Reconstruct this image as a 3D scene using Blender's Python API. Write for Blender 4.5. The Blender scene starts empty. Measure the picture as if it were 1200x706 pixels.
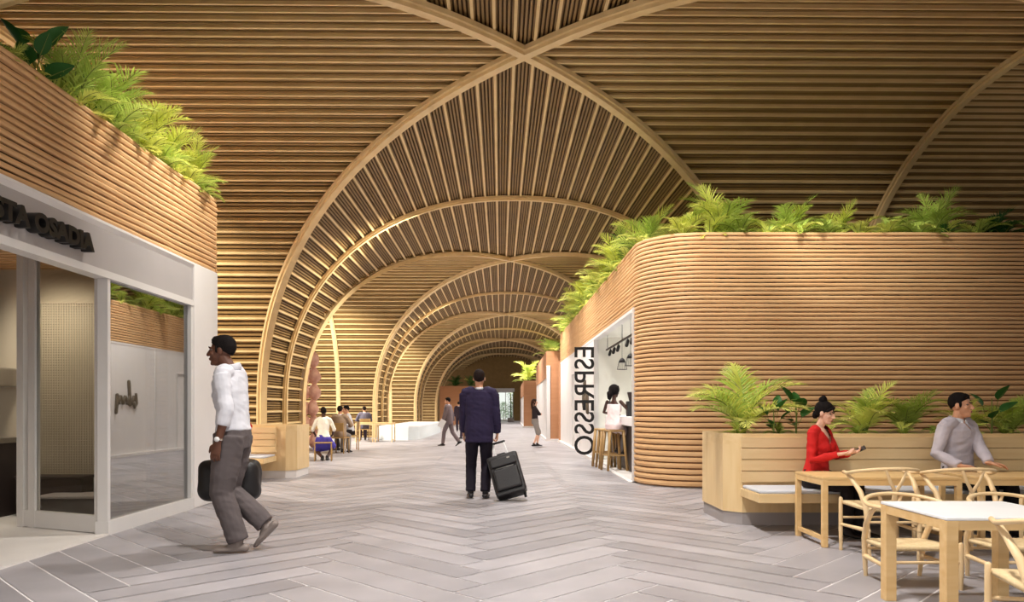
import bpy, bmesh, math, random
from mathutils import Vector, Matrix, noise
R = math.radians
rnd = random.Random(7)
SC = bpy.context.scene
COL = SC.collection
PI = math.pi

# ------------------------------------------------------------------ materials
def srgb(r, g, b):
    def f(c):
        c /= 255.0
        return c / 12.92 if c <= 0.04045 else ((c + 0.055) / 1.055) ** 2.4
    return (f(r), f(g), f(b), 1.0)

def mat(name, col, rough=0.6, metal=0.0, var=0.0, scale=(3, 3, 3), col2=None, bump=0.0, bscale=40, trans=0.0,
        spec=0.4, coords='Object', detail=4.0):
    m = bpy.data.materials.new(name); m.use_nodes = True
    nt = m.node_tree; b = nt.nodes['Principled BSDF']
    b.inputs['Base Color'].default_value = col
    b.inputs['Roughness'].default_value = rough
    b.inputs['Metallic'].default_value = metal
    b.inputs['Specular IOR Level'].default_value = spec
    tc = nt.nodes.new('ShaderNodeTexCoord')
    if var or col2:
        mp = nt.nodes.new('ShaderNodeMapping'); mp.inputs['Scale'].default_value = scale
        nt.links.new(tc.outputs[coords], mp.inputs['Vector'])
        n = nt.nodes.new('ShaderNodeTexNoise'); n.inputs['Scale'].default_value = 1.0; n.inputs['Detail'].default_value = detail
        nt.links.new(mp.outputs['Vector'], n.inputs['Vector'])
        r = nt.nodes.new('ShaderNodeValToRGB')
        r.color_ramp.elements[0].position = 0.3; r.color_ramp.elements[1].position = 0.7
        c2 = col2 if col2 else tuple(min(1, c * (1 + var)) for c in col[:3]) + (1,)
        c1 = col if col2 else tuple(c * (1 - var) for c in col[:3]) + (1,)
        r.color_ramp.elements[0].color = c1; r.color_ramp.elements[1].color = c2
        nt.links.new(n.outputs['Fac'], r.inputs['Fac'])
        nt.links.new(r.outputs['Color'], b.inputs['Base Color'])
    if bump:
        n2 = nt.nodes.new('ShaderNodeTexNoise'); n2.inputs['Scale'].default_value = bscale; n2.inputs['Detail'].default_value = 3
        nt.links.new(tc.outputs[coords], n2.inputs['Vector'])
        bp = nt.nodes.new('ShaderNodeBump'); bp.inputs['Strength'].default_value = bump; bp.inputs['Distance'].default_value = 0.01
        nt.links.new(n2.outputs['Fac'], bp.inputs['Height']); nt.links.new(bp.outputs['Normal'], b.inputs['Normal'])
    if trans:
        out = nt.nodes['Material Output']
        t = nt.nodes.new('ShaderNodeBsdfTranslucent'); mx = nt.nodes.new('ShaderNodeMixShader'); mx.inputs[0].default_value = trans
        src = b.inputs['Base Color'].links[0].from_socket if b.inputs['Base Color'].links else None
        if src: nt.links.new(src, t.inputs['Color'])
        else: t.inputs['Color'].default_value = col
        nt.links.new(b.outputs[0], mx.inputs[1]); nt.links.new(t.outputs[0], mx.inputs[2]); nt.links.new(mx.outputs[0], out.inputs[0])
    return m

def leafmat(name, c1, c2, trans=0.35):
    m = mat(name, c1, 0.5, col2=c2, scale=(2.2, 2.2, 2.2), trans=trans, spec=0.3)
    return m

def glassmat(name, tint, refl, opacity=0.0):
    """reflective coated glazing: mirror layer over tinted see-through pane"""
    m = bpy.data.materials.new(name); m.use_nodes = True
    nt = m.node_tree; nt.nodes.remove(nt.nodes['Principled BSDF']); out = nt.nodes['Material Output']
    t = nt.nodes.new('ShaderNodeBsdfTransparent'); t.inputs[0].default_value = tint
    g = nt.nodes.new('ShaderNodeBsdfGlossy'); g.inputs['Roughness'].default_value = 0.01; g.inputs[0].default_value = (.8, .8, .8, 1)
    mx = nt.nodes.new('ShaderNodeMixShader'); mx.inputs[0].default_value = refl
    nt.links.new(t.outputs[0], mx.inputs[1]); nt.links.new(g.outputs[0], mx.inputs[2]); nt.links.new(mx.outputs[0], out.inputs[0])
    return m

M = {}
def grain(name, a, b, rough=0.55, scale=(2, 2, 30), **k):
    M[name] = mat(name, srgb(*a), rough, col2=srgb(*b), scale=scale, **k); return M[name]

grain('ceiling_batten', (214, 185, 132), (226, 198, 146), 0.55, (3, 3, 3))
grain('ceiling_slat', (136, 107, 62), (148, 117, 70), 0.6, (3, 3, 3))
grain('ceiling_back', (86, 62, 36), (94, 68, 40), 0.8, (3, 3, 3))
grain('rib_wood', (214, 184, 134), (226, 198, 148), 0.5, (4, 4, 4))
grain('clad_wood', (203, 158, 110), (219, 178, 130), 0.6, (0.9, 0.9, 14))
grain('clad_groove', (120, 82, 52), (130, 90, 58), 0.8, (2, 2, 2))
grain('plain_brown', (180, 128, 90), (190, 138, 100), 0.7, (1, 1, 8))
grain('light_wood', (222, 190, 138), (232, 204, 156), 0.5, (1.5, 14, 14))
grain('light_wood_v', (222, 190, 138), (232, 204, 156), 0.5, (14, 14, 1.5))
grain('table_wood', (214, 174, 116), (226, 192, 138), 0.45, (2, 16, 16))
grain('chair_wood', (222, 190, 142), (234, 206, 162), 0.45, (6, 6, 6))
grain('cord_seat', (226, 202, 160), (212, 186, 140), 0.8, (40, 40, 10))
grain('stool_wood', (150, 118, 72), (168, 134, 86), 0.5, (8, 8, 3))
M['white_table'] = mat('white_table', srgb(236, 236, 236), 0.35, var=0.02)
M['white_panel'] = mat('white_panel', srgb(226, 222, 220), 0.5, var=0.02)
M['fascia_grey'] = mat('fascia_grey', srgb(172, 167, 167), 0.45, var=0.02)
M['white_frame'] = mat('white_frame', srgb(214, 211, 209), 0.4, var=0.02)
M['white_wall'] = mat('white_wall', srgb(232, 230, 222), 0.7, var=0.02)
M['cream_wall'] = mat('cream_wall', srgb(205, 193, 172), 0.7, var=0.03)
M['white_floor'] = mat('white_floor', srgb(222, 217, 212), 0.4, var=0.03)
M['plinth_grey'] = mat('plinth_grey', srgb(156, 149, 148), 0.5, var=0.05)
M['cushion'] = mat('cushion', srgb(200, 202, 208), 0.85, var=0.04, bump=0.2)
M['black'] = mat('black', srgb(26, 23, 24), 0.45, var=0.05)
M['sign_black'] = mat('sign_black', srgb(20, 17, 16), 0.5, var=0.06)
M['dark_counter'] = mat('dark_counter', srgb(52, 42, 40), 0.5, var=0.1)
M['steel'] = mat('steel', srgb(170, 165, 158), 0.3, 0.9, var=0.05)
M['soil'] = mat('soil', srgb(60, 45, 32), 0.9, col2=srgb(80, 60, 40), scale=(20, 20, 20))
M['plaster_grey'] = mat('plaster_grey', srgb(150, 142, 136), 0.8, var=0.04)
M['brown_sign'] = mat('brown_sign', srgb(92, 80, 66), 0.5, var=0.06)
M['terracotta'] = mat('terracotta', srgb(186, 132, 116), 0.75, col2=srgb(218, 176, 156), scale=(6, 6, 6), bump=0.3)
M['pale_plinth'] = mat('pale_plinth', srgb(214, 222, 224), 0.35, var=0.02)
M['window_glass'] = glassmat('window_glass', (0.42, 0.42, 0.40, 1), 0.42)
M['door_glass'] = glassmat('door_glass', (0.86, 0.85, 0.82, 1), 0.06)
M['clear_glass'] = glassmat('clear_glass', (0.93, 0.97, 0.95, 1), 0.06)
M['leaf_lime'] = leafmat('leaf_lime', srgb(206, 214, 84), srgb(238, 238, 140))
M['leaf_mid'] = leafmat('leaf_mid', srgb(160, 186, 76), srgb(206, 218, 116))
M['leaf_dark'] = leafmat('leaf_dark', srgb(36, 86, 36), srgb(70, 120, 52), 0.2)
M['leaf_far'] = leafmat('leaf_far', srgb(170, 200, 160), srgb(200, 222, 190), 0.3)
M['plant_stem'] = mat('plant_stem', srgb(120, 134, 60), 0.6, var=0.1)

# ------------------------------------------------------------------ mesh builder
class MB:
    def __init__(s): s.v = []; s.f = []; s.m = []; s.sm = []
    def add(s, vs, fs, mi=0, smooth=False):
        o = len(s.v); s.v.extend([tuple(v) for v in vs])
        for f in fs: s.f.append(tuple(i + o for i in f)); s.m.append(mi); s.sm.append(smooth)
        return s
    def box(s, x0, x1, y0, y1, z0, z1, mi=0):
        v = [(x0, y0, z0), (x1, y0, z0), (x1, y1, z0), (x0, y1, z0), (x0, y0, z1), (x1, y0, z1), (x1, y1, z1), (x0, y1, z1)]
        return s.add(v, [(0, 3, 2, 1), (4, 5, 6, 7), (0, 1, 5, 4), (1, 2, 6, 5), (2, 3, 7, 6), (3, 0, 4, 7)], mi)
    def bevbox(s, x0, x1, y0, y1, z0, z1, b=0.008, mi=0, mtx=None, seg=2):
        bm = bmesh.new(); bmesh.ops.create_cube(bm, size=1)
        for v in bm.verts:
            v.co = Vector((x0 if v.co.x < 0 else x1, y0 if v.co.y < 0 else y1, z0 if v.co.z < 0 else z1))
        bmesh.ops.bevel(bm, geom=bm.edges[:], offset=b, segments=seg, affect='EDGES', profile=0.5)
        if mtx: bmesh.ops.transform(bm, matrix=mtx, verts=bm.verts[:])
        bm.verts.index_update()
        s.add([v.co[:] for v in bm.verts], [tuple(v.index for v in f.verts) for f in bm.faces], mi, False); bm.free(); return s
    def bar(s, a, b, side, w, d, mi=0):
        """straight bar a->b; 'side' is the width direction (w), the other (d) is perpendicular"""
        a = Vector(a); b = Vector(b); t = (b - a).normalized(); x = Vector(side); x = (x - t * x.dot(t)).normalized(); y = t.cross(x)
        c = [x * (w * i / 2) + y * (d * j / 2) for i, j in ((-1, -1), (1, -1), (1, 1), (-1, 1))]
        v = [a + q for q in c] + [b + q for q in c]
        return s.add(v, [(3, 2, 1, 0), (4, 5, 6, 7), (0, 1, 5, 4), (1, 2, 6, 5), (2, 3, 7, 6), (3, 0, 4, 7)], mi)
    def tube(s, pts, rad, n=10, mi=0, caps=True, smooth=True, up=None, dome=True):
        """round / elliptical tube along pts. rad: list of r or (rx, ry); rx lies along 'up'-cross direction"""
        pts = [Vector(p) for p in pts]; k = len(pts)
        rad = rad if isinstance(rad, (list, tuple)) and len(rad) == k and not (k == 2 and not isinstance(rad[0], (tuple, list)) and False) else [rad] * k
        rr = [(r, r) if not isinstance(r, (tuple, list)) else r for r in rad]
        T = []
        for i in range(k):
            t = (pts[min(i + 1, k - 1)] - pts[max(i - 1, 0)])
            T.append(t.normalized() if t.length > 1e-9 else Vector((0, 0, 1)))
        u = Vector(up) if up is not None else (Vector((0, 0, 1)) if abs(T[0].z) < 0.9 else Vector((0, 1, 0)))
        rings = []
        ex = []
        if caps and dome:
            r0 = min(rr[0]); r1 = min(rr[-1])
            for fr, sc in ((0.95, .3), (0.6, .8)): ex.append((pts[0] - T[0] * r0 * fr, T[0], rr[0], sc))
        seq = [(p, t, r, 1.0) for p, t, r in zip(pts, T, rr)]
        if caps and dome:
            seq = ex + seq + [(pts[-1] + T[-1] * min(rr[-1]) * fr, T[-1], rr[-1], sc) for fr, sc in ((0.6, .8), (0.95, .3))]
        x = None
        for p, t, r, sc in seq:
            if x is None or up is not None:
                x = u.cross(t)
                if x.length < 1e-5: x = Vector((1, 0, 0))
                x.normalize()
            else:
                x = x - t * x.dot(t)
                x.normalize()
            y = t.cross(x).normalized()
            rings.append([p + x * (math.cos(2 * PI * j / n) * r[0] * sc) + y * (math.sin(2 * PI * j / n) * r[1] * sc) for j in range(n)])
        vs = [v for rg in rings for v in rg]; fs = []
        for i in range(len(rings) - 1):
            for j in range(n):
                a = i * n + j; b = i * n + (j + 1) % n
                fs.append((a, b, b + n, a + n))
        if caps:
            fs.append(tuple(reversed(range(n)))); fs.append(tuple(range((len(rings) - 1) * n, len(rings) * n)))
        return s.add(vs, fs, mi, smooth)
    def ball(s, c, r, n=12, mi=0, mtx=None, m=8):
        c = Vector(c); r = (r, r, r) if not isinstance(r, (tuple, list)) else r
        vs = []; fs = []
        def put(v):
            v = Vector(v)
            if mtx: v = mtx @ v
            vs.append(c + v)
        put((0, 0, -r[2]))
        for i in range(1, m):
            th = -PI / 2 + PI * i / m
            for j in range(n):
                ph = 2 * PI * j / n
                put((math.cos(th) * math.cos(ph) * r[0], math.cos(th) * math.sin(ph) * r[1], math.sin(th) * r[2]))
        put((0, 0, r[2])); top = len(vs) - 1
        for j in range(n): fs.append((0, 1 + (j + 1) % n, 1 + j))
        for i in range(m - 2):
            for j in range(n):
                a = 1 + i * n + j; b = 1 + i * n + (j + 1) % n
                fs.append((a, b, b + n, a + n))
        o = 1 + (m - 2) * n
        for j in range(n): fs.append((o + j, o + (j + 1) % n, top))
        return s.add(vs, fs, mi, True)
    def prism(s, poly, z0, z1, mi=0, top=True, bottom=True):
        n = len(poly)
        v = [(x, y, z0) for x, y in poly] + [(x, y, z1) for x, y in poly]
        f = [(i, (i + 1) % n, n + (i + 1) % n, n + i) for i in range(n)]
        if top: f.append(tuple(range(n, 2 * n)))
        if bottom: f.append(tuple(reversed(range(n))))
        return s.add(v, f, mi)
    def lathe(s, prof, c=(0, 0, 0), n=20, mi=0, smooth=True):
        vs = []; fs = []; k = len(prof)
        for r, z in prof:
            for j in range(n): vs.append((c[0] + r * math.cos(2 * PI * j / n), c[1] + r * math.sin(2 * PI * j / n), c[2] + z))
        for i in range(k - 1):
            for j in range(n):
                a = i * n + j; b = i * n + (j + 1) % n
                fs.append((a, b, b + n, a + n))
        return s.add(vs, fs, mi, smooth)
    def mesh(s, name, mats):
        me = bpy.data.meshes.new(name); me.from_pydata(s.v, [], s.f)
        for m in (mats if isinstance(mats, (list, tuple)) else [mats]): me.materials.append(M[m] if isinstance(m, str) else m)
        me.polygons.foreach_set('material_index', s.m); me.polygons.foreach_set('use_smooth', s.sm); me.update()
        return me
    def build(s, name, mats, parent=None, loc=None):
        o = bpy.data.objects.new(name, s.mesh(name, mats)); COL.objects.link(o)
        if parent: o.parent = parent
        if loc: o.location = loc
        return o

def tag(o, label=None, cat=None, group=None, kind=None):
    if label: o['label'] = label
    if cat: o['category'] = cat
    if group: o['group'] = group
    if kind: o['kind'] = kind
    return o
def empty(name, loc=(0, 0, 0), rz=0.0, label=None, cat=None, group=None, s=1.0):
    o = bpy.data.objects.new(name, None); COL.objects.link(o); o.location = loc; o.rotation_euler = (0, 0, rz); o.scale = (s, s, s)
    o.empty_display_size = 0.2
    return tag(o, label, cat, group)
def struct(o): o['kind'] = 'structure'; return o
KIDS = {}
def copy_tree(o, parent=None):
    c = o.copy(); COL.objects.link(c); c.parent = parent
    for ch in o.children: copy_tree(ch, c)
    return c

F = 850.0; HC = 1.25; VX = 597.0; HY = 479.0
def P(x, y, D): return Vector(((x - VX) * D / F, D, HC - (y - HY) * D / F))

# ------------------------------------------------------------------ camera
cam = bpy.data.cameras.new('camera'); co = bpy.data.objects.new('camera', cam); COL.objects.link(co)
co.location = (0, 0, HC); co.rotation_euler = (R(90), 0, 0)
cam.sensor_width = 36; cam.lens = F / 1200 * 36
cam.shift_x = (600 - VX) / 1200; cam.shift_y = (HY - 353) / 1200
cam.clip_start = 0.05; cam.clip_end = 400
SC.camera = co
SC.view_settings.view_transform = 'Standard'; SC.view_settings.look = 'None'
SC.view_settings.gamma = 1; SC.view_settings.use_curve_mapping = False
# ------------------------------------------------------------------ hall: vaults, ribs, floor
VA = 5.8; VN = 2.2; VZ0 = 1.3; VH = 5.29; XC = 0.22; S = 14.8
YC = [10.7 + S * (i - 1) for i in range(6)]           # crossings of the vaults
def vz(u):
    q = min(1.0, abs(u) / VA)
    return VZ0 + VH * (1 - q ** VN) ** (1 / VN)
# arc-length table from crown to floor
_tab = []
def _mk():
    pts = []
    for i in range(401):
        th = PI / 2 * i / 400
        u = VA * math.sin(th) ** (2 / VN); pts.append((u, VZ0 + VH * max(0, math.cos(th)) ** (2 / VN)))
    pts.append((VA, 0.0))
    s = 0; _tab.append((0, pts[0][0], pts[0][1]))
    for a, b in zip(pts, pts[1:]):
        s += math.hypot(b[0] - a[0], b[1] - a[1]); _tab.append((s, b[0], b[1]))
_mk()
STOT = _tab[-1][0]
def at_s(s):
    s = abs(s); s = min(s, STOT)
    lo, hi = 0, len(_tab) - 1
    while hi - lo > 1:
        m = (lo + hi) // 2
        if _tab[m][0] <= s: lo = m
        else: hi = m
    a, b = _tab[lo], _tab[hi]; f = (s - a[0]) / max(1e-9, b[0] - a[0])
    u = a[1] + (b[1] - a[1]) * f; z = a[2] + (b[2] - a[2]) * f
    t = Vector((b[1] - a[1], b[2] - a[2])).normalized()
    return u, z, t                                    # t: tangent outward-down in (u, z)

PITCH = 0.295; NS = 4; PT = 0.25
def vault_surface(name, axis, sign, span, ext=None, label=None, pitch=PITCH, nsl=NS):
    """one half (sign) of a barrel: span(u)->(start, end) along the axis; axis 'Y': profile in X, axis 'X': profile in Y about yc"""
    mb = MB()
    def pt(u, z, l):
        return (XC + sign * u, l, z) if axis == 'Y' else (l, ext + sign * u, z)
    def bar(s, w, dep, off, mi):
        u, z, t = at_s(s)
        a, b = span(u)
        if b - a < 0.05: return
        nx, nz = t.y, -t.x                            # inward normal in (u, z): towards the axis
        if nx * (-u) + nz * (2.0 - z) < 0: nx, nz = -nx, -nz
        vs = []
        for l in (a, b):
            for i, j in ((-1, 0), (1, 0), (1, 1), (-1, 1)):
                uu = u + t.x * w / 2 * i + nx * (off + dep * j); zz = z + t.y * w / 2 * i + nz * (off + dep * j)
                vs.append(pt(uu, max(0.0, zz), l))
        mb.add(vs, [(0, 1, 2, 3), (7, 6, 5, 4), (0, 4, 5, 1), (1, 5, 6, 2), (2, 6, 7, 3), (3, 7, 4, 0)], mi)
    n = int(STOT / pitch)
    for k in range(n + 1):
        s = (k + 0.5) * pitch
        if s > STOT - 0.02: break
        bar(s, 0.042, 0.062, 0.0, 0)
    step = pitch / (nsl + 1)
    for k in range(int(STOT / step)):
        s = k * step
        if k % (nsl + 1) == (nsl + 1) // 2 and (nsl + 1) % 2 == 0: continue
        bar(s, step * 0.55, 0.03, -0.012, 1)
    # backing
    prev = None; N = 60
    for i in range(N + 1):
        u, z, t = at_s(STOT * i / N); a, b = span(u); nx, nz = t.y, -t.x
        if nx * (-u) + nz * (2.0 - z) < 0: nx, nz = -nx, -nz
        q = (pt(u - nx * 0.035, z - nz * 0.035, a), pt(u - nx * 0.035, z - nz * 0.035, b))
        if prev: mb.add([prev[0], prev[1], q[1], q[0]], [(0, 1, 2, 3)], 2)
        prev = q
    return struct(mb.build(name, ['ceiling_batten', 'ceiling_slat', 'ceiling_back']))

YEND = 74.0
for i in range(len(YC) - 1):
    for sg in (-1, 1):
        y0, y1 = YC[i], YC[i + 1]
        vault_surface('ceiling', 'Y', sg, lambda u: (max(0.6, y0 + u), max(max(0.6, y0 + u), min(YEND, y1 - u))))
for sg in (-1, 1):
    vault_surface('ceiling', 'Y', sg, lambda u: (min(YEND, YC[5] + u), YEND))
XE = {1: 15.0, 2: 13.0, 3: 11.0, 4: 11.0, 5: 9.0}
for i in range(1, 6):
    for sg in (-1, 1):
        for side in (-1, 1):
            mid = S / 2 if (side == 1 and i == 1) else XE[i]
            if side < 0: vault_surface('ceiling', 'X', sg, lambda u: (XC - mid, XC - u), ext=YC[i], pitch=PT, nsl=2)
            else: vault_surface('ceiling', 'X', sg, lambda u: (XC + u, XC + mid), ext=YC[i], pitch=PT, nsl=2)
            if side == 1 and i == 1:
                vault_surface('ceiling', 'X', sg, lambda u: (XC + S / 2, XC + XE[i]), ext=YC[i], pitch=PT * .72, nsl=2)

def sweep(mb, pts, inward, side, layers):
    """layers: (width, depth0, depth1) boards swept along pts"""
    for w, d0, d1 in layers:
        rings = []
        for p, n, s in zip(pts, inward, side):
            rings.append([p + s * (w / 2 * a) + n * (d0 if b == 0 else d1) for a, b in ((-1, 0), (1, 0), (1, 1), (-1, 1))])
        vs = [v for r in rings for v in r]; fs = []
        for i in range(len(rings) - 1):
            for j in range(4):
                a = i * 4 + j; b = i * 4 + (j + 1) % 4
                fs.append((a, b, b + 4, a + 4))
        fs.append((3, 2, 1, 0)); k = (len(rings) - 1) * 4; fs.append((k, k + 1, k + 2, k + 3))
        mb.add(vs, fs, 0)
def rib(mapf, sidef, s0, s1, layers, n=56):
    mb = MB(); pts = []; inw = []; sd = []
    for i in range(n + 1):
        s = s0 + (s1 - s0) * i / n
        u, z, t = at_s(s); u = math.copysign(u, s)
        pts.append(Vector(mapf(u, max(0.0, z))))
    for i in range(n + 1):
        t = (pts[min(n, i + 1)] - pts[max(0, i - 1)]).normalized(); s = Vector(sidef).normalized()
        nn = t.cross(s).normalized()
        cen = Vector(mapf(0, 2.5)); 
        if nn.dot(cen - pts[i]) < 0: nn = -nn
        inw.append(nn); sd.append(s)
    sweep(mb, pts, inw, sd, layers)
    return struct(mb.build('beam', 'rib_wood'))
GL = [(0.22, 0.05, 0.12), (0.13, 0.12, 0.17)]
ML = [(0.18, 0.045, 0.11), (0.10, 0.11, 0.15)]
for i in range(0, 6):
    for sx, sy in ((1, 1), (-1, 1), (1, -1), (-1, -1)):
        if i == 0 and sy < 0: continue
        if i == 5 and sy > 0: continue
        rib(lambda u, z: (XC + sx * abs(u), YC[i] + sy * abs(u), z), (sx, -sy, 0), 0.0, STOT, GL)
for i in range(0, 5):
    ym = YC[i] + S / 2
    if ym > 1: rib(lambda u, z: (XC + u, ym, z), (0, 1, 0), -STOT, STOT, ML, 110)
for i in range(1, 4):
    for sx in (-1, 1):
        xm = XC + (S / 2 if sx > 0 else -7.3)
        rib(lambda u, z: (xm, YC[i] + u, z), (1, 0, 0), -STOT, STOT, ML, 110)

# floor: herringbone of long grey planks with pale joints
def make_floor():
    W = 0.293; n = 6; J = 0.015
    mb = MB(); tones = []
    c45 = math.cos(R(45)) * W
    def tr(p, q): return ((p - q) * c45 + FX, (p + q) * c45 + FY)
    X0, X1, Y0, Y1 = -14, 14, -6, 76
    g = J / W / 2
    def plank(p0, p1, q0, q1):
        cx, cy = tr((p0 + p1) / 2, (q0 + q1) / 2)
        if not (X0 < cx < X1 and Y0 < cy < Y1): return
        vs = [tr(a, b) + (0.0,) for a, b in ((p0 + g, q0 + g), (p1 - g, q0 + g), (p1 - g, q1 - g), (p0 + g, q1 - g))]
        mb.add(vs, [(0, 1, 2, 3)], 0); tones.append(rnd.random())
    lim = 330
    for r in range(-60, lim):
        for m in range(-40, 40):
            p = r + 2 * n * m
            cx, cy = tr(p + n / 2, r + .5)
            if X0 - 2 < cx < X1 + 2 and Y0 - 2 < cy < Y1 + 2: plank(p, p + n, r, r + 1)
            cx, cy = tr(r + .5, r - n + 1 + 2 * n * m)
            if X0 - 2 < cx < X1 + 2 and Y0 - 2 < cy < Y1 + 2: plank(r, r + 1, r - 2 * n + 1 + 2 * n * m, r - n + 1 + 2 * n * m)
    npl = len(mb.f)
    mb.add([(-30, -8, -0.004), (30, -8, -0.004), (30, 95, -0.004), (-30, 95, -0.004)], [(0, 1, 2, 3)], 1); tones.append(0.5)
    m = bpy.data.materials.new('grey_plank'); m.use_nodes = True; nt = m.node_tree; b = nt.nodes['Principled BSDF']
    at = nt.nodes.new('ShaderNodeAttribute'); at.attribute_name = 'tone'
    rp = nt.nodes.new('ShaderNodeValToRGB'); rp.color_ramp.elements[0].color = srgb(146, 139, 146); rp.color_ramp.elements[1].color = srgb(168, 160, 167)
    nt.links.new(at.outputs['Fac'], rp.inputs['Fac'])
    tc = nt.nodes.new('ShaderNodeTexCoord'); no = nt.nodes.new('ShaderNodeTexNoise'); no.inputs['Scale'].default_value = 1.6; no.inputs['Detail'].default_value = 5
    nt.links.new(tc.outputs['Object'], no.inputs['Vector'])
    mx = nt.nodes.new('ShaderNodeMix'); mx.data_type = 'RGBA'; mx.blend_type = 'OVERLAY'; mx.inputs[0].default_value = 0.35
    nt.links.new(rp.outputs['Color'], mx.inputs[6]); nt.links.new(no.outputs['Fac'], mx.inputs[7])
    hs = nt.nodes.new('ShaderNodeHueSaturation'); hs.inputs['Saturation'].default_value = 0.55; nt.links.new(mx.outputs[2], hs.inputs['Color'])
    nt.links.new(hs.outputs['Color'], b.inputs['Base Color'])
    b.inputs['Roughness'].default_value = 0.42; b.inputs['Specular IOR Level'].default_value = 0.35
    j = mat('pale_joint', srgb(240, 236, 236), 0.7, var=0.03)
    o = mb.build('floor', [m, j]); a = o.data.attributes.new('tone', 'FLOAT', 'FACE'); a.data.foreach_set('value', tones)
    struct(o)
FX, FY = -0.25, 5.97
make_floor()

# far end wall with the bright window
def end_wall():
    mb = MB(); y = YEND
    x0, x1, z1 = -0.42, 1.2, 2.95
    for a, b, c, d in ((-6.5, x0, 0, 7), (x1, 7, 0, 7), (x0, x1, z1 + .35, 7)):
        mb.box(a, b, y, y + .25, c, d)
    struct(mb.build('wall_back', 'ceiling_slat'))
    f = MB()
    for a, b, c, d in ((x0, x0 + .08, 0, z1), (x1 - .08, x1, 0, z1), (x0, x1, z1 - .08, z1), (x0, x1, 0, .1), (.36, .42, 0, z1)):
        f.box(a, b, y + .05, y + .15, c, d)
    w = struct(f.build('window_1', 'white_frame'))
    g = MB().box(x0, x1, y + .09, y + .1, 0, z1).build('pane', 'clear_glass', w)
    struct(MB().box(-1.5, x1 + .1, y - .35, y, z1, z1 + .35).build('trim_1', 'white_panel'))
end_wall()

# the hall runs slightly askew to the line of sight
SK = Matrix.Translation((0.22, 10.7, 0)) @ Matrix.Rotation(0.0125, 4, 'Z') @ Matrix.Translation((-0.22, -10.7, 0))
for o in list(COL.objects):
    if o.parent is None and o.get('kind') == 'structure': o.matrix_world = SK @ o.matrix_world
# ------------------------------------------------------------------ slatted cladding swept along a plan path
def resample(path, step):
    out = [Vector(path[0])]
    for a, b in zip(path, path[1:]):
        a = Vector(a); b = Vector(b); L = (b - a).length; n = max(1, int(math.ceil(L / step)))
        for i in range(1, n + 1): out.append(a + (b - a) * i / n)
    return out
def arc(cx, cy, r, a0, a1, n=10):
    return [(cx + r * math.cos(R(a0 + (a1 - a0) * i / n)), cy + r * math.sin(R(a0 + (a1 - a0) * i / n))) for i in range(n + 1)]
def cladding(name, path, z0, nsl, pitch, parent, right=True, wob=0.006, step=0.35, seed=1):
    """nsl rounded boards; boards face to the right of the path direction when right"""
    pts = resample(path, step); k = len(pts); nor = []
    for i in range(k):
        t = (pts[min(k - 1, i + 1)] - pts[max(0, i - 1)]).normalized()
        nor.append(Vector((t.y, -t.x)) if right else Vector((-t.y, t.x)))
    mb = MB(); zb = z0; pl = pitch if isinstance(pitch, list) else [pitch] * nsl
    for s, pitch in enumerate(pl):
        g = pitch * 0.2
        prof = [(-0.03, 0.0, 1), (-0.03, g, 0), (0.0, g + .004, 0), (0.007, (pitch + g) / 2, 0), (0.0, pitch - .004, 0), (-0.03, pitch, 0)]
        ws = [wob * noise.noise(Vector((i * step * 1.3, s * 7.7, seed))) for i in range(k)]
        vs = []
        for i in range(k):
            for o, z, _ in prof:
                off = o + (ws[i] * 1.0 if o > -0.02 else 0); p = pts[i] + nor[i] * off
                vs.append((p.x, p.y, zb + z + (ws[i] * 0.9 if o > -0.02 else 0)))
        q = len(prof); f0 = []; f1 = []
        for i in range(k - 1):
            for j in range(q - 1):
                f = (i * q + j, (i + 1) * q + j, (i + 1) * q + j + 1, i * q + j + 1)
                if not right: f = f[::-1]
                (f1 if j == 0 else f0).append(f)
        zb += pitch; o = len(mb.v); mb.add(vs, f0, 0)
        for f in f1: mb.f.append(tuple(a + o for a in f)); mb.m.append(1); mb.sm.append(False)
        for e in (0, (k - 1) * q): mb.f.append(tuple(o + e + j for j in range(q))); mb.m.append(0); mb.sm.append(False)
    return mb.build(name, ['clad_wood', 'clad_groove'], parent)

def text_mesh(body, size, depth, bold=0.0, spacing=1.0):
    c = bpy.data.curves.new('lettering', 'FONT'); c.body = body; c.size = size; c.extrude = depth / 2; c.offset = bold
    c.space_character = spacing; c.resolution_u = 4
    o = bpy.data.objects.new('tmp', c); COL.objects.link(o)
    dg = bpy.context.evaluated_depsgraph_get(); me = bpy.data.meshes.new_from_object(o.evaluated_get(dg))
    bpy.data.objects.remove(o); return me

# ------------------------------------------------------------------ right kiosk (espresso bar) with rounded corner
RX, RY = 2.10, 12.2            # where the corner starts
def wallx(y): return RX - (y - RY) * 0.0141
rk = empty('cafe_kiosk', (3.0, 12.2, 0), 0, 'tall kiosk with a rounded corner wrapped in rounded brown slats', 'kiosk')
def RK(mb, name, mats): 
    o = mb.build(name, mats, rk); o.location = (-3.0, -12.2, 0); return o
cor = arc(3.0, 12.2, 0.9, 180, 270, 14)
_gp = [.093 - .028 * min(1, max(0, (i - 4) / 26)) for i in range(53)]; _k = (4.0 - .01) / sum(_gp); _gp = [q * _k for q in _gp]
_acc = [.01]
for q in _gp: _acc.append(_acc[-1] + q)
_j = min(range(54), key=lambda i: abs(_acc[i] - 2.95))
for nm, path, z0, ns in (('fascia_cladding', [(wallx(27), 27), (RX, RY)], _acc[_j], _gp[_j:]), ('cladding', cor + [(15, 11.3)], 0.01, _gp)):
    o = cladding(nm, path, z0, len(ns), ns, rk, right=False if False else True, seed=3); o.location = (-3.0, -12.2, 0)
mb = MB()
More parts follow.
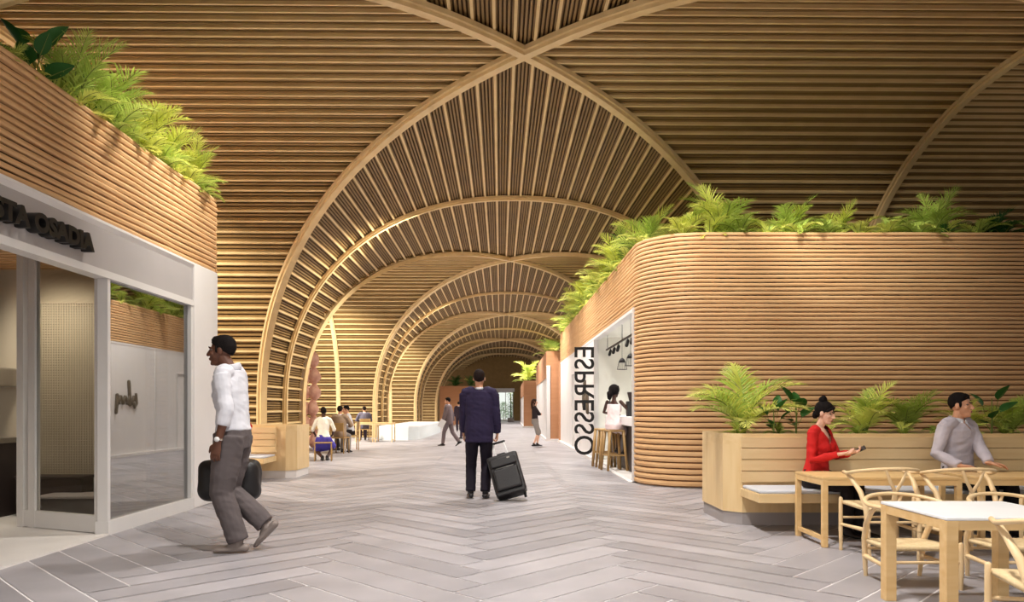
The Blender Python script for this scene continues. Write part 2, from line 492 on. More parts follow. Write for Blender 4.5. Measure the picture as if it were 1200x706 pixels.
roofpoly = [(wallx(27) + .03, 27)] + [(RX + .03, RY)] + [(3.0 + .87 * math.cos(R(a)), 12.2 + .87 * math.sin(R(a))) for a in range(190, 271, 8)] + [(15, 11.33), (15, 27)]
mb.prism(roofpoly, 3.0, 3.90); RK(mb, 'planting_bed', 'soil')
mb = MB()
inner = [(3.0 + .86 * math.cos(R(a)), 12.2 + .86 * math.sin(R(a))) for a in range(180, 271, 6)]
for a, b in zip(inner, inner[1:]):
    mb.add([(a[0], a[1], 0.0), (b[0], b[1], 0), (b[0], b[1], 3), (a[0], a[1], 3)], [(0, 1, 2, 3)], 0)
mb.box(3.0, 15, 11.34, 11.42, 0, 3.0)
mb.box(RX + .04, 5.2, 17.45, 17.6, 0, 3.0); mb.box(5.2, 5.3, 11.42, 17.6, 0, 3.0)
RK(mb, 'inner_wall', 'white_wall')
mb = MB(); mb.box(RX + .06, 5.2, 12.25, 17.45, 2.96, 2.985); RK(mb, 'bar_ceiling', 'white_wall')
mb = MB(); mb.box(RX, 5.2, 12.2, 17.5, 0.0, 0.02); RK(mb, 'bar_floor', 'white_floor')
# white shopfront wall beyond the bar opening
mb = MB()
def strip(y0, y1, z0, z1, off0, off1, mi=0):
    v = []
    for y in (y0, y1):
        for o in (off0, off1): v.append((wallx(y) + o, y))
    poly = [v[0], v[1], v[3], v[2]]
    mb.prism(poly, z0, z1, mi)
strip(17.45, 20.4, 0.0, 2.95, 0.0, 0.12); strip(20.46, 21.7, 0.0, 2.95, 0.0, 0.12); strip(22.6, 27, 0.0, 2.95, 0.0, 0.12)
strip(21.7, 22.6, 2.3, 2.95, 0, .12); strip(21.76, 22.54, 0, 2.3, .04, .1)
strip(12.25, 27, 2.90, 2.95, -0.01, 0.14)
RK(mb, 'shopfront_panel', 'white_panel')
mb = MB(); strip(20.4, 20.46, 0, 2.95, -.02, .12); strip(21.7, 21.76, 0, 2.3, -.02, .12); strip(22.54, 22.6, 0, 2.3, -.02, .12)
RK(mb, 'frame_post', 'white_frame')
mb = MB(); strip(12.2, 12.26, 0, 2.95, -0.03, 0.1); RK(mb, 'corner_trim', 'white_frame')
mb = MB(); strip(12.2, 17.4, 0, 0.02, -0.09, 0.02); strip(17.4, 27.0, 0, 0.07, -0.09, 0.02); RK(mb, 'threshold', 'white_panel')
mb = MB(); strip(26.85, 27.05, 0, 3.0, -0.05, 0.3); RK(mb, 'end_post', 'plain_brown')
mb = MB().box(wallx(27), 15, 26.9, 27.0, 0, 3.0); RK(mb, 'rear_wall', 'plain_brown')

# blade sign: letters run downwards, seen from behind, on the kiosk wall
me = text_mesh('ESPRESSO', 0.50, 0.03, 0.004, 1.0)
xs = [v.co.x for v in me.vertices]; ys = [v.co.y for v in me.vertices]
tl, th = max(xs) - min(xs), max(ys) - min(ys)
ztop, zbot = 1.25 + (479 - 407) * 17.2 / 850, 1.25 + (479 - 533.5) * 17.2 / 850
xl, xr = (673 - VX) * 17.2 / 850, wallx(17.2) - 0.02
for v in me.vertices:
    a = (v.co.x - min(xs)) / tl; b = (v.co.y - min(ys)) / th
    pass
co_ = [((v.co.x - min(xs)) / tl, (v.co.y - min(ys)) / th, v.co.z) for v in me.vertices]
for v, (a, b, c) in zip(me.vertices, co_): v.co = (xr - (xr - xl) * b, 17.2 + c, ztop - (ztop - zbot) * a)
me.materials.append(M['sign_black'])
o = bpy.data.objects.new('espresso_sign', me); COL.objects.link(o)
me.transform(Matrix.Translation((-xr, -17.2, -zbot))); o.location = (xr, 17.2, zbot)
tag(o, 'tall black vertical lettering sign reading ESPRESSO at the white bar front', 'sign')
# script logo on the white panel, seen in the glass opposite
mb = MB()
def script(pts, r): mb.tube([(0, p[0], p[1]) for p in pts], r, 6)
def wav(y0, y1, n, z, h):
    return [(y0 + (y1 - y0) * i / (n * 6), z + h * math.sin(2 * PI * i / 6)) for i in range(n * 6 + 1)]
script(wav(0.0, -.85, 4, 0.12, .12), .035); script([(-.25, .0), (-.27, .3), (-.3, .6)], .05)
script([(0.06, .28), (.1, .02), (-.02, -.08), (-.08, .05)], .035); script([(-.85, .24), (-.88, -.05), (-.9, -.2)], .05)
o = mb.build('logo_sign', 'brown_sign', loc=(wallx(19) - .03, 19.3, 1.35)); o.rotation_euler = (0, 0, 0.0141)
tag(o, 'brown looping script logo fixed to the white shopfront panel past the ESPRESSO letters', 'sign')

# bar counter inside the opening
ct = empty('bar_counter', (2.34, 12.75, 0.022), 0, 'dark fronted bar counter with a thick white top inside the kiosk opening', 'counter')
MB().box(0, .5, 0, 4.1, 0, .9).build('counter_base', 'dark_counter', ct)
MB().bevbox(-.12, .6, -.02, 4.15, .9, 1.07, .01).build('counter_top', 'white_table', ct)
# bottle and coffee machine on the counter
bt = empty('wine_bottle', (2.3, 16.6, 1.094), 0, 'dark bottle standing on the far end of the white bar top', 'bottle')
MB().lathe([(0, 0), (.05, 0), (.052, .02), (.052, .2), (.045, .24), (.018, .29), (.017, .36), (0, .36)]).build('glass_body', 'black', bt)
MB().lathe([(.053, .06), (.0535, .06), (.0535, .16), (.053, .16)]).build('paper_label', 'white_table', bt)
cm = empty('coffee_grinder', (2.42, 14.35, 1.094), 0, 'black coffee grinder on the bar top at the near edge of the opening', 'grinder')
MB().bevbox(-.1, .1, -.1, .1, 0, .3, .01).build('grinder_body', 'black', cm)
MB().lathe([(.05, .3), (.09, .46), (.09, .48), (0, .48)]).build('hopper', 'dark_counter', cm)
# pendant lamps on a track
trk = empty('lamp_track', (2.30, 12.6, 2.62), 0, 'thin dark ceiling track running over the bar with small spot heads', 'track light')
MB().box(-.02, .02, 0, 4.6, 0, .03).build('rail', 'dark_counter', trk)
for yy in (.3, 2.2, 4.4): MB().box(-.006, .006, yy, yy + .012, .03, .36).build('hanger', 'dark_counter', trk)
for i, yy in enumerate((.5, .95, 1.5, 2.7, 3.3, 3.9)):
    h = MB().tube([(0, yy, -.02), (0, yy - .02, -.06)], .012, 8).tube([(0, yy - .02, -.06), (-.03, yy - .05, -.15)], .034, 10).build('spot_head', 'black', trk)
for i, (px, py, D, nm) in enumerate(((739, 421, 13.5, 'nearest the slatted corner'), (729, 426, 14.6, 'second from the slatted corner'))):
    p = P(px, py, D); q_ = .78
    pl = empty('pendant_lamp', (p.x, p.y, p.z), 0, 'black dome pendant with open wire skirt, ' + nm, 'lamp', None, q_)
    MB().lathe([(.0, .14), (.03, .13), (.07, .09), (.095, .02), (.09, .02), (.065, .085), (0, .12)]).build('lamp_shade', 'black', pl)
    wm = MB()
    for k in range(10):
        a = 2 * PI * k / 10; wm.tube([(.09 * math.cos(a), .09 * math.sin(a), .02), (.13 * math.cos(a), .13 * math.sin(a), -.16)], .004, 5)
    wm.tube([(.13 * math.cos(2 * PI * k / 20), .13 * math.sin(2 * PI * k / 20), -.16) for k in range(21)], .006, 5, caps=False)
    wm.build('wire_skirt', 'black', pl)
    MB().tube([(0, 0, .13), (0, 0, (2.955 - p.z) / q_)], .005, 6, dome=False).build('cord', 'black', pl)

# ------------------------------------------------------------------ left shop
LX = -3.97
ls = empty('corner_shop', (LX, 9.8, 0), 0, 'shop unit at the left with a brown slatted top band, grey fascia and glass front', 'shop')
def LS(mb, name, mats):
    o = mb.build(name, mats, ls); o.location = (-LX, -9.8, 0); return o
def LC(o): o.location = (-LX, -9.8, 0); return o
cn = arc(LX - .08, 9.82, .08, 90, 0, 4)
LC(cladding('cladding', [(-9.5, 9.9)] + cn + [(LX, 9.78)], 0.0, 64, 0.064, ls, right=False, wob=.009, seed=9))
LC(cladding('fascia_cladding', [(LX, 9.82), (LX, 2.0)], 3.07, 16, 0.064, ls, right=False, wob=.011, step=.2, seed=5))
LS(MB().prism([(LX - .03, 2), (LX - .03, 9.87), (-9.5, 9.87), (-9.5, 2)], 2.99, 3.98), 'planting_bed', 'soil')
LS(MB().bevbox(LX - .3, LX + .035, 9.06, 9.79, 0, 3.075, .012), 'corner_pillar', 'white_panel')
mb = MB(); mb.box(LX - .3, LX + .01, 2, 9.06, 2.6, 3.0)
LS(mb, 'fascia', 'fascia_grey')
mb = MB(); mb.add([(LX + .01, 2, 3.0), (LX + .01, 9.06, 3.0), (LX + .035, 9.06, 3.045), (LX + .035, 2, 3.045), (LX + .035, 9.06, 3.07), (LX + .035, 2, 3.07), (LX - .3, 9.06, 3.07), (LX - .3, 2, 3.07)],
              [(0, 1, 2, 3), (3, 2, 4, 5), (5, 4, 6, 7)], 0)
LS(mb, 'fascia_ledge', 'white_panel')
mb = MB(); mb.box(LX - .12, LX + .03, 2, 9.06, 2.53, 2.6); LS(mb, 'head_frame', 'white_frame')
# shop window
wn = LS(MB().box(LX - .08, LX + .02, 7.13, 7.18, .0, 2.53).box(LX - .08, LX + .02, 9.0, 9.06, 0, 2.53).box(LX - .1, LX + .03, 7.125, 9.055, 0, .135), 'shop_window', 'white_frame')
MB().box(LX - .035, LX - .025, 7.18, 9.0, .13, 2.53).build('pane', 'window_glass', wn)
# glass return panel beside the entrance
gp = empty('door', (0, 0, 0)); gp.parent = ls; gp.location = (-0.03, 7.16 - 9.8, 0); gp.rotation_euler = (0, 0, math.atan2(.47, -1.15))
Lp = 1.25
for nm, a in (('door_stile', (0, .1)), ('door_stile', (Lp - .1, Lp)), ('door_stile', (Lp - .28, Lp - .18))):
    MB().box(a[0], a[1], -.03, .03, 0, 2.98).build(nm, 'white_frame', gp)
MB().box(0, Lp, -.028, .028, .02, .19).build('door_rail', 'white_frame', gp)
MB().box(.1, Lp - .28, -.006, .006, .19, 2.98).build('pane', 'door_glass', gp)
# interior
LS(MB().box(-9.4, LX - .03, 2, 9.75, 0.0, .012).box(LX - .03, LX + .03, 2, 7.13, 0, .02), 'shop_floor', 'white_floor')
mb = MB()
mb.box(-9.4, LX - .3, 2, 9.75, 2.96, 2.98, 1)
for i in range(60): mb.box(-9.4, LX - .3, 2.05 + i * .125, 2.05 + i * .125 + .07, 2.90, 2.96, 0)
LS(mb, 'slat_ceiling', ['clad_wood', 'clad_groove'])
LS(MB().box(-9.4, LX - .35, 8.62, 8.72, 0, 2.9).box(-9.4, -9.3, 2, 8.6, 0, 2.9), 'partition', 'cream_wall')
mb = MB(); X0, X1, Z0, Z1 = -5.64, -4.86, .42, 2.5
mb.box(X0, X1, 8.59, 8.615, Z0, Z1, 1)
for i in range(27): x = X0 + (X1 - X0) * i / 26; mb.box(x - .006, x + .006, 8.575, 8.59, Z0, Z1, 0)
for i in range(70): z = Z0 + (Z1 - Z0) * i / 69; mb.box(X0, X1, 8.572, 8.588, z - .006, z + .006, 0)
gs = mb.build('grid_screen', ['cream_wall', 'plaster_grey']); tag(gs, 'pale square-mesh screen panel on the cream partition behind the glass door', 'screen')
bx = empty('storage_box', (-4.83, 7.95, .012), 0, 'low dark box on the shop floor behind the glass door', 'box')
MB().bevbox(-.36, .36, 0, .42, 0, .25, .01).build('carcass', 'dark_counter', bx); MB().bevbox(-.38, .38, -.02, .44, .25, .275, .006).build('lid', 'plinth_grey', bx)
b2 = empty('storage_bench', (-5.35, 8.3, .012), 0, 'dark bench unit under the mesh screen, behind the low box', 'bench')
MB().bevbox(-.3, .45, 0, .25, 0, .43, .01).build('carcass', 'dark_counter', b2)
MB().bevbox(-.32, .47, -.02, .26, .43, .46, .006).build('seat_top', 'dark_counter', b2)
hd = empty('range_hood', (-6.5, 8.15, 1.5), 0, 'steel extractor hood with pipes seen through the open shop entrance', 'hood')
MB().bevbox(-.9, .72, -.3, .45, 0, .22, .02).build('canopy', 'steel', hd)
for x in (-.6, -.1, .3, .55): MB().tube([(x, .1, .2), (x, .1, 1.38)], .07, 12, dome=False).build('duct', 'steel', hd)
kc = empty('kitchen_counter', (-6.5, 8.05, .012), 0, 'dark steel kitchen counter below the extractor hood', 'counter')
MB().box(-.9, .72, .0, .55, 0, .84).build('cupboard', 'dark_counter', kc); MB().bevbox(-.92, .74, -.03, .56, .84, .9, .006).build('worktop', 'steel', kc)
MB().box(-.9, .72, -.02, 0, .55, .6).build('towel_rail', 'steel', kc)
# projecting letters over the entrance
me = text_mesh('STA OSADIA', 0.30, 0.10, 0.016, 1.02)
xs = [v.co.x for v in me.vertices]; ys = [v.co.y for v in me.vertices]
tl, th = max(xs) - min(xs), max(ys) - min(ys)
# letters run along +Y on the fascia: from y0 to y1
y0, y1 = 5.43, 6.75; zb, zt = 2.70, 2.865
for v in me.vertices:
    a = (v.co.x - min(xs)) / tl; b = (v.co.y - min(ys)) / th
    v.co = (v.co.z + .05, y0 + (y1 - y0) * a, zb + (zt - zb) * b)
me.transform(Matrix.Translation((0, -y0, -zb))); me.materials.append(M['sign_black'])
o = bpy.data.objects.new('shop_sign', me); COL.objects.link(o); o.location = (LX + .012, y0, zb)
tag(o, 'deep black block letters reading STA OSADIA on the grey shop fascia', 'sign')

# ------------------------------------------------------------------ farther kiosks
def far_kiosk(x0, x1, y0, y1, h, label, trimx=None, wall='plain_brown'):
    r = empty('kiosk', (x0, y0, 0), 0, label, 'kiosk')
    mb = MB().box(0, x1 - x0, 0, .08, .1, h).box(0, .08, .08, y1 - y0, h - 1.0, h).box(x1 - x0 - .08, x1 - x0, .08, y1 - y0, h - 1., h)
    mb.build('cladding', wall, r)
    MB().box(.08, x1 - x0 - .08, .08, y1 - y0, h - 1.0, h - .15).build('planting_bed', 'soil', r)
    MB().box(-.03, x1 - x0 + .03, -.03, y1 - y0, 0, .1).build('base', 'white_panel', r)
    if trimx is not None: 
        MB().box(trimx, trimx + .14, -.04, .2, .1, h - .55).build('corner_trim', 'white_frame', r)
    MB().box(.02, .06, .2, y1 - y0, .1, h - 1.0).box(x1 - x0 - .06, x1 - x0 - .02, .2, y1 - y0, .1, h - 1.0).build('shopfront_panel', 'white_panel', r)
    return r
far_kiosk(1.40, 4.3, 27.4, 38, 3.42, 'narrow brown-ended kiosk with a white corner strip just past the espresso bar', 0.0)
far_kiosk(0.92, 4.1, 47, 62, 3.05, 'orange-brown kiosk end wall behind the woman in the grey skirt')
far_kiosk(-5.0, -2.3, 52, 60, 2.85, 'brown kiosk at the far left end of the hall, half hidden by the suited man')

# pale low wall in the left distance
pw = MB(); poly = [(-5.2, 28.6), (-4.0, 28.6)] + arc(-4.4, 29.4, .8, 300, 360, 5) + [(-3.6, 38), (-5.2, 38)]
pw.prism(poly, 0, .5); root = pw.build('low_wall', 'pale_plinth')
root.name = 'planter_plinth'; tag(root, 'long low white plinth with a rounded corner beyond the left seating', 'plinth')
MB().prism([(a * .99 - .03, b) for a, b in poly], .5, .56).build('coping', 'white_table', root)
# twisted terracotta column of stacked lumps
sc = empty('sculpture', (-6.2, 22.4, 0), 0, 'tall column of stacked pinkish terracotta lumps beside the left vault pier', 'sculpture')
for j, (dx, dy) in enumerate(((-.13, 0), (.14, .05))):
    for i in range(6):
        z = .26 + i * .5; mb = MB(); rr = .17
        seed = i * 3 + j
        mb.lathe([(0, -.27), (.05, -.27)] + [(.06 + .13 * math.sin(PI * k / 8) ** .8, -.25 + .5 * k / 8) for k in range(9)] + [(.05, .27), (0, .27)], n=14)
        for q in range(len(mb.v)):
            v = Vector(mb.v[q]); d = 1 + .35 * noise.noise(v * 5 + Vector((seed, 0, 0))); mb.v[q] = (v.x * d, v.y * d, v.z)
        o = mb.build('lump', 'terracotta', sc); o.location = (dx + .03 * math.sin(i * 2 + j), dy, z)
MB().lathe([(0, 0), (.3, 0), (.3, .03), (0, .03)]).build('base', 'plinth_grey', sc)
# ------------------------------------------------------------------ planter benches
def planter_bench(name, x0, x1, y, depth, sgn, label, h=0.98, seat=(None, None), ch=.0, seat_dy=.75, boards=4):
    """box planter with a timber back facing the camera and a cantilever seat. y: front plane"""
    r = empty(name, (0, 0, 0), 0, label, 'bench')
    r.location = ((x0 + x1) / 2, y, 0); ox, oy = -(x0 + x1) / 2, -y
    def B(mb, nm, m): o = mb.build(nm, m, r); o.location = (ox, oy, 0); return o
    lx0, lx1 = x0, x1
    c = .16
    def plan(i): 
        if sgn < 0: return [(x0 + i, y + c + i * .4), (x0 + c + i * .4, y + i), (x1, y + i), (x1, y + depth - i), (x0 + i, y + depth - i)]
        return [(x0, y + i), (x1 - c - i * .4, y + i), (x1 - i, y + c + i * .4), (x1 - i, y + depth - i), (x0, y + depth - i)]
    B(MB().prism(plan(.012), 0, .135), 'plinth', 'plinth_grey' if sgn < 0 else 'white_panel')
    o = B(MB().prism(plan(0), .135, h - .12), 'planter_box', 'light_wood_v')
    mb = MB(); out = plan(0); inn = plan(.05)
    n = len(out)
    for i in range(n):
        a, b, cc, d = out[i], out[(i + 1) % n], inn[(i + 1) % n], inn[i]
        mb.add([(a[0], a[1], h - .12), (b[0], b[1], h - .12), (b[0], b[1], h), (a[0], a[1], h), (cc[0], cc[1], h), (d[0], d[1], h), (cc[0], cc[1], h - .12), (d[0], d[1], h - .12)],
               [(0, 1, 2, 3), (3, 2, 4, 5), (5, 4, 6, 7)], 0)
    B(mb, 'rim', 'light_wood')
    B(MB().prism(plan(.05), h - .12, h - .05), 'soil', 'soil')
    s0, s1 = seat
    mb = MB(); zb = .46; bh = (h - .03 - zb) / boards
    for k in range(boards): mb.bevbox(s0, s1, y - .035, y - .001, zb + k * bh + .004, zb + (k + 1) * bh - .004, .004)
    B(mb, 'back_board', 'light_wood')
    B(MB().bevbox(s0, s1, y - seat_dy, y - .002, .31, .40, .006), 'seat', 'light_wood')
    B(MB().bevbox(s0 + .01, s1 - .01, y - seat_dy + .01, y - .04, .40, .436, .014), 'cushion', 'cushion')
    return r
planter_bench('planter_bench', 2.33, 9.0, 7.76, 1.0, -1, 'long light timber planter bench in front of the rounded slatted kiosk', seat=(2.47, 9.0), seat_dy=.585)
planter_bench('planter_bench', -8.5, -3.84, 12.96, .95, 1, 'light timber bench with a boxed end behind the walking man, at the vault pier', h=.95, seat=(-8.0, -4.16), seat_dy=.7)

# ------------------------------------------------------------------ tables
def wood_table(loc, L, W, h, leg=.045, top='table_wood', apron=0.05, label='', rails=True, tt=.025, name='dining_table', legm='table_wood', overhang=0.0):
    r = empty(name, loc, 0, label, 'table')
    MB().bevbox(0, L, 0, W, h - tt, h, .004).build('tabletop', top, r)
    i = overhang
    a = MB(); za, zb = h - tt - apron, h - tt - .0005
    a.box(i + leg, L - i - leg, i + .004, i + leg * .6, za, zb).box(i + leg, L - i - leg, W - i - leg * .6, W - i - .004, za, zb)
    a.box(i + .004, i + leg * .6, i + leg, W - i - leg, za, zb).box(L - i - leg * .6, L - i - .004, i + leg, W - i - leg, za, zb)
    a.build('apron', legm, r)
    for x in (i, L - i - leg):
        for y in (i, W - i - leg): MB().bevbox(x, x + leg, y, y + leg, 0, h - tt - .0005, .004).build('leg', legm, r)
    if rails:
        for x in (i + .008, L - i - leg + .008): MB().box(x, x + leg * .65, i + leg, W - i - leg, .06, .06 + leg * .75).build('stretcher', legm, r)
    return r
wood_table((2.81, 6.50, 0), 1.25, .64, .632, .048, label='slim timber table with a bottom rail, set in front of the woman in red')
wood_table((4.22, 6.50, 0), 1.25, .64, .632, .048, label='slim timber table at the right edge, set in front of the seated man')
wood_table((2.44, 4.05, 0), .80, .72, .64, .07, top='white_table', apron=.055, rails=False, tt=.018, label='square white-topped table with thick timber legs nearest the camera')

# ------------------------------------------------------------------ wishbone chairs
def wishbone(dz=0.0):
    r = empty('wishbone_chair')
    q = dz
    def fl(x, y): return Vector((x, y, 0))
    for sx in (-1, 1):
        MB().tube([(sx * .245, .21, 0), (sx * .247, .21, .2 - q * .5), (sx * .247, .21, .455 - q)], [.014, .018, .017], 10).build('leg', 'chair_wood', r)
        pts = [(sx * .20, -.215, 0), (sx * .212, -.205, .22 - q * .5), (sx * .222, -.19, .43 - q), (sx * .236, -.13, .55 - q), (sx * .255, -.03, .64 - q), (sx * .262, .05, .69 - q)]
        MB().tube(pts, [.014, .019, .021, .021, .018, .015], 10).build('leg', 'chair_wood', r)
    # bent hoop: arms and top rail in one
    pts = []; rad = []
    for k in range(25):
        a = R(-20 + 220 * k / 24)
        x = .285 * math.cos(a); y = -.255 * math.sin(a) + .0
        if k == 0: x, y = .262, .13
        if k == 24: x, y = -.262, .13
        z = .70 + .055 * max(0, math.sin(a)) - q
        pts.append((x, y, z)); rad.append((.013 + .006 * max(0, math.sin(a)), .014))
    MB().tube(pts, rad, 10, up=(0, 0, 1)).build('back_rail', 'chair_wood', r)
    mb = MB(); mb.tube([(0, -.205, .43 - q), (0, -.225, .52 - q), (0, -.235, .57 - q)], [(.03, .008), (.025, .008), (.022, .008)], 8, up=(0, 1, 0))
    for sx in (-1, 1): mb.tube([(0, -.235, .56 - q), (sx * .05, -.245, .65 - q), (sx * .085, -.25, .745 - q)], [(.017, .008), (.014, .008), (.012, .008)], 8, up=(0, 1, 0))
    mb.build('splat', 'chair_wood', r)
    mb = MB()   # dished woven seat
    N = 8; vs = []; fs = []
    for side in (0, 1):
        for i in range(N + 1):
            for j in range(N + 1):
                u = i / N * 2 - 1; v = j / N * 2 - 1
                hw = .24 - .022 * (1 - (v + 1) / 2)
                z = .435 - .018 * (1 - u * u) * (1 - v * v) + .006 * v - (0.03 * side) - q
                vs.append((u * hw, v * .205, z))
    n1 = (N + 1) ** 2
    for i in range(N):
        for j in range(N):
            a = i * (N + 1) + j
            fs.append((a, a + N + 1, a + N + 2, a + 1)); fs.append(tuple(n1 + t for t in (a, a + 1, a + N + 2, a + N + 1)))
    def edge(ids):
        for a, b in zip(ids, ids[1:]): fs.append((a, b, b + n1, a + n1))
    edge([j for j in range(N + 1)]); edge([N * (N + 1) + j for j in range(N, -1, -1)])
    edge([i * (N + 1) + N for i in range(N + 1)]); edge([i * (N + 1) for i in range(N, -1, -1)])
    mb.add(vs, fs, 0, True).build('seat', 'cord_seat', r)
    for a, b, z, rr in (((-.245, .21), (.245, .21), .29, .011), ((-.205, -.21), (.205, -.21), .31, .011)):
        MB().tube([(a[0], a[1], z - q * .7), (b[0], b[1], z - q * .7)], rr, 8).build('stretcher', 'chair_wood', r)
    for sx in (-1, 1):
        MB().tube([(sx * .247, .21, .23 - q * .6), (sx * .21, -.21, .24 - q * .6)], (.012, .02), 8, up=(0, 0, 1)).build('stretcher', 'chair_wood', r)
    return r
def put(o, x, y, rz, label, group=None):
    o.location = (x, y, 0); o.rotation_euler = (0, 0, rz); return tag(o, label, 'chair', group)
wc = wishbone(); put(wc, 3.17, 6.19, R(0), 'pale wishbone chair at the left end of the slim table by the woman in red')
put(copy_tree(wc), 3.80, 6.17, R(-3), 'pale wishbone chair second from the left, its back to the camera at the slim table')
put(copy_tree(wc), 4.75, 6.17, R(2), 'pale wishbone chair with its back to the camera at the seated man\'s table')
put(copy_tree(wc), 2.62, 3.42, R(-14), 'pale wishbone chair nearest the camera, cut by the bottom right corner')
wl = wishbone(.145); put(wl, 2.86, 5.2, R(180), 'low pale wishbone chair facing the camera at the back left of the white table')
put(copy_tree(wl), 3.62, 5.2, R(180), 'low pale wishbone chair facing the camera at the back right of the white table')

# bowl on the near white table edge
# ------------------------------------------------------------------ bar stools in front of the counter
def stool(h=.80):
    r = empty('bar_stool')
    MB().bevbox(-.17, .17, -.17, .17, h - .035, h, .012).build('seat', 'stool_wood', r)
    for sx in (-1, 1):
        for sy in (-1, 1): MB().tube([(sx * .2, sy * .2, 0), (sx * .14, sy * .14, h - .03)], [.027, .031], 10, dome=False).build('leg', 'stool_wood', r)
    for sx, sy in ((1, 0), (-1, 0), (0, 1), (0, -1)):
        a = .178; p = Vector((sx, sy, 0)); t = Vector((-sy, sx, 0))
        MB().tube([p * a + t * a + Vector((0, 0, .3)), p * a - t * a + Vector((0, 0, .3))], .012, 8).build('footrest', 'stool_wood', r)
    return r
st = stool()
for k, (x, y, lab) in enumerate(((2.08, 14.4, 'timber bar stool carrying the woman in the pale dress'), (2.02, 14.95, 'empty timber bar stool just left of the seated woman at the bar'), (1.98, 15.5, 'empty timber bar stool farthest along the bar, by the ESPRESSO letters'))):
    s = st if k == 0 else copy_tree(st); s.location = (x, y, 0.022); s.rotation_euler = (0, 0, R(12 - 9 * k)); tag(s, lab, 'stool')

# ------------------------------------------------------------------ seating in the left distance
def simple_chair(x, y, rz, label, m='stool_wood', back=True):
    r = empty('side_chair' if back else 'low_stool', (x, y, 0), rz, label, 'chair' if back else 'stool')
    MB().bevbox(-.21, .21, -.2, .21, .42, .45, .008).build('seat', m, r)
    if back: MB().bevbox(-.2, .2, -.225, -.2, .62, .85, .008).build('backrest', m, r)
    for sx in (-.19, .19):
        MB().tube([(sx, .18, 0), (sx, .18, .43)], .016, 8, dome=False).build('leg', m, r)
        MB().tube([(sx, -.19, 0), (sx, -.2, .43), (sx, -.215, .84)] if back else [(sx, -.19, 0), (sx, -.19, .2), (sx, -.18, .42)], .016, 8).build('leg', m, r)
    return r
simple_chair(-4.45, 17.35, R(12), 'brown backless stool under the woman in the blue skirt', back=False)
simple_chair(-4.72, 20.2, R(-10), 'brown side chair under the person in the grey-brown jacket')
simple_chair(-4.75, 21.75, R(110), 'brown side chair under the person in white shirt and dark waistcoat')
simple_chair(-5.66, 28.3, R(20), 'brown side chair under the farthest seated person, in grey')
wood_table((-6.1, 20.95, 0), .95, .7, .72, .04, label='timber table shared by the two people sitting behind the blue skirt', name='cafe_table')
wood_table((-5.72, 26.9, 0), .66, .7, .72, .04, label='empty timber table at the left end of the distant pair', name='cafe_table', legm='chair_wood')
wood_table((-5.0, 26.9, 0), .66, .7, .72, .04, label='empty timber table in the left distance closest to the white plinth', name='cafe_table', legm='chair_wood')
# ------------------------------------------------------------------ plants
def frond_mesh(L, e0, e1, n, ll, wd, seed, leafm, roll=0.0):
    r_ = random.Random(seed); mb = MB()
    N = 14; pts = []; p = Vector((0, 0, 0)); dirs = []
    for i in range(N + 1):
        f = i / N; e = R(e0 + (e1 - e0) * f ** 1.3); d = Vector((0.12 * roll * f, math.cos(e), math.sin(e))).normalized()
        pts.append(p.copy()); dirs.append(d); p = p + d * (L / N)
    mb.tube(pts, [.009 * (1 - .8 * i / N) + .0012 for i in range(N + 1)], 5, mi=1, dome=False)
    for k in range(n):
        f = .16 + .84 * (k + .5) / n; x = f * N; i = min(N - 1, int(x)); q = x - i
        c = pts[i].lerp(pts[i + 1], q); d = dirs[i]
        side = d.cross(Vector((0, 0, 1)))
        side = side.normalized() if side.length > .05 else Vector((1, 0, 0))
        upv = side.cross(d)
        for sg in (-1, 1):
            l = ll * (math.sin(PI * min(1, f * .80 + .16)) ** .7) * r_.uniform(.85, 1.1)
            a = R(58 - 34 * f + r_.uniform(-6, 6))
            v = (side * sg * math.sin(a) + d * math.cos(a) + upv * (.28 + r_.uniform(-.1, .1))).normalized()
            w = wd * (.7 + .5 * math.sin(PI * f)); vs = []; cc = c.copy(); vv = v.copy()
            wdir = vv.cross(upv).normalized()
            for s in range(5):
                t = s / 4; ww = w * (0.45 + 1.1 * t if t < .3 else .9 * (1 - t) / .7 + .06)
                vs += [cc + wdir * ww + upv * ww * .35 * sg * 0, cc + upv * (-ww * .4), cc - wdir * ww]
                cc = cc + vv * (l / 4); vv = (vv + Vector((0, 0, -.17 - .15 * t))).normalized()
            fs = []
            for s in range(4):
                b = s * 3; fs += [(b, b + 1, b + 4, b + 3), (b + 1, b + 2, b + 5, b + 4)]
            mb.add(vs, fs, 0, False)
    return mb.mesh('frond', [leafm, 'plant_stem'])
FR = {}
for key, lm in (('lime', 'leaf_lime'), ('mid', 'leaf_mid'), ('dark', 'leaf_dark')):
    FR[key] = [frond_mesh(*a, seed=i, leafm=lm) for i, a in enumerate(((.95, 84, 0, 22, .36, .013), (.95, 74, -20, 22, .36, .013), (.92, 60, -25, 21, .34, .013), (1.05, 80, 30, 22, .34, .0125), (.85, 44, -30, 19, .31, .0125)))]
FN = {}
for key, lm in (('lime', 'leaf_lime'), ('mid', 'leaf_mid'), ('dark', 'leaf_dark')):
    FN[key] = [frond_mesh(*a, seed=40 + i, leafm=lm) for i, a in enumerate(((.6, 74, -15, 22, .16, .013), (.55, 54, -40, 20, .16, .013), (.5, 34, -45, 20, .15, .013)))]
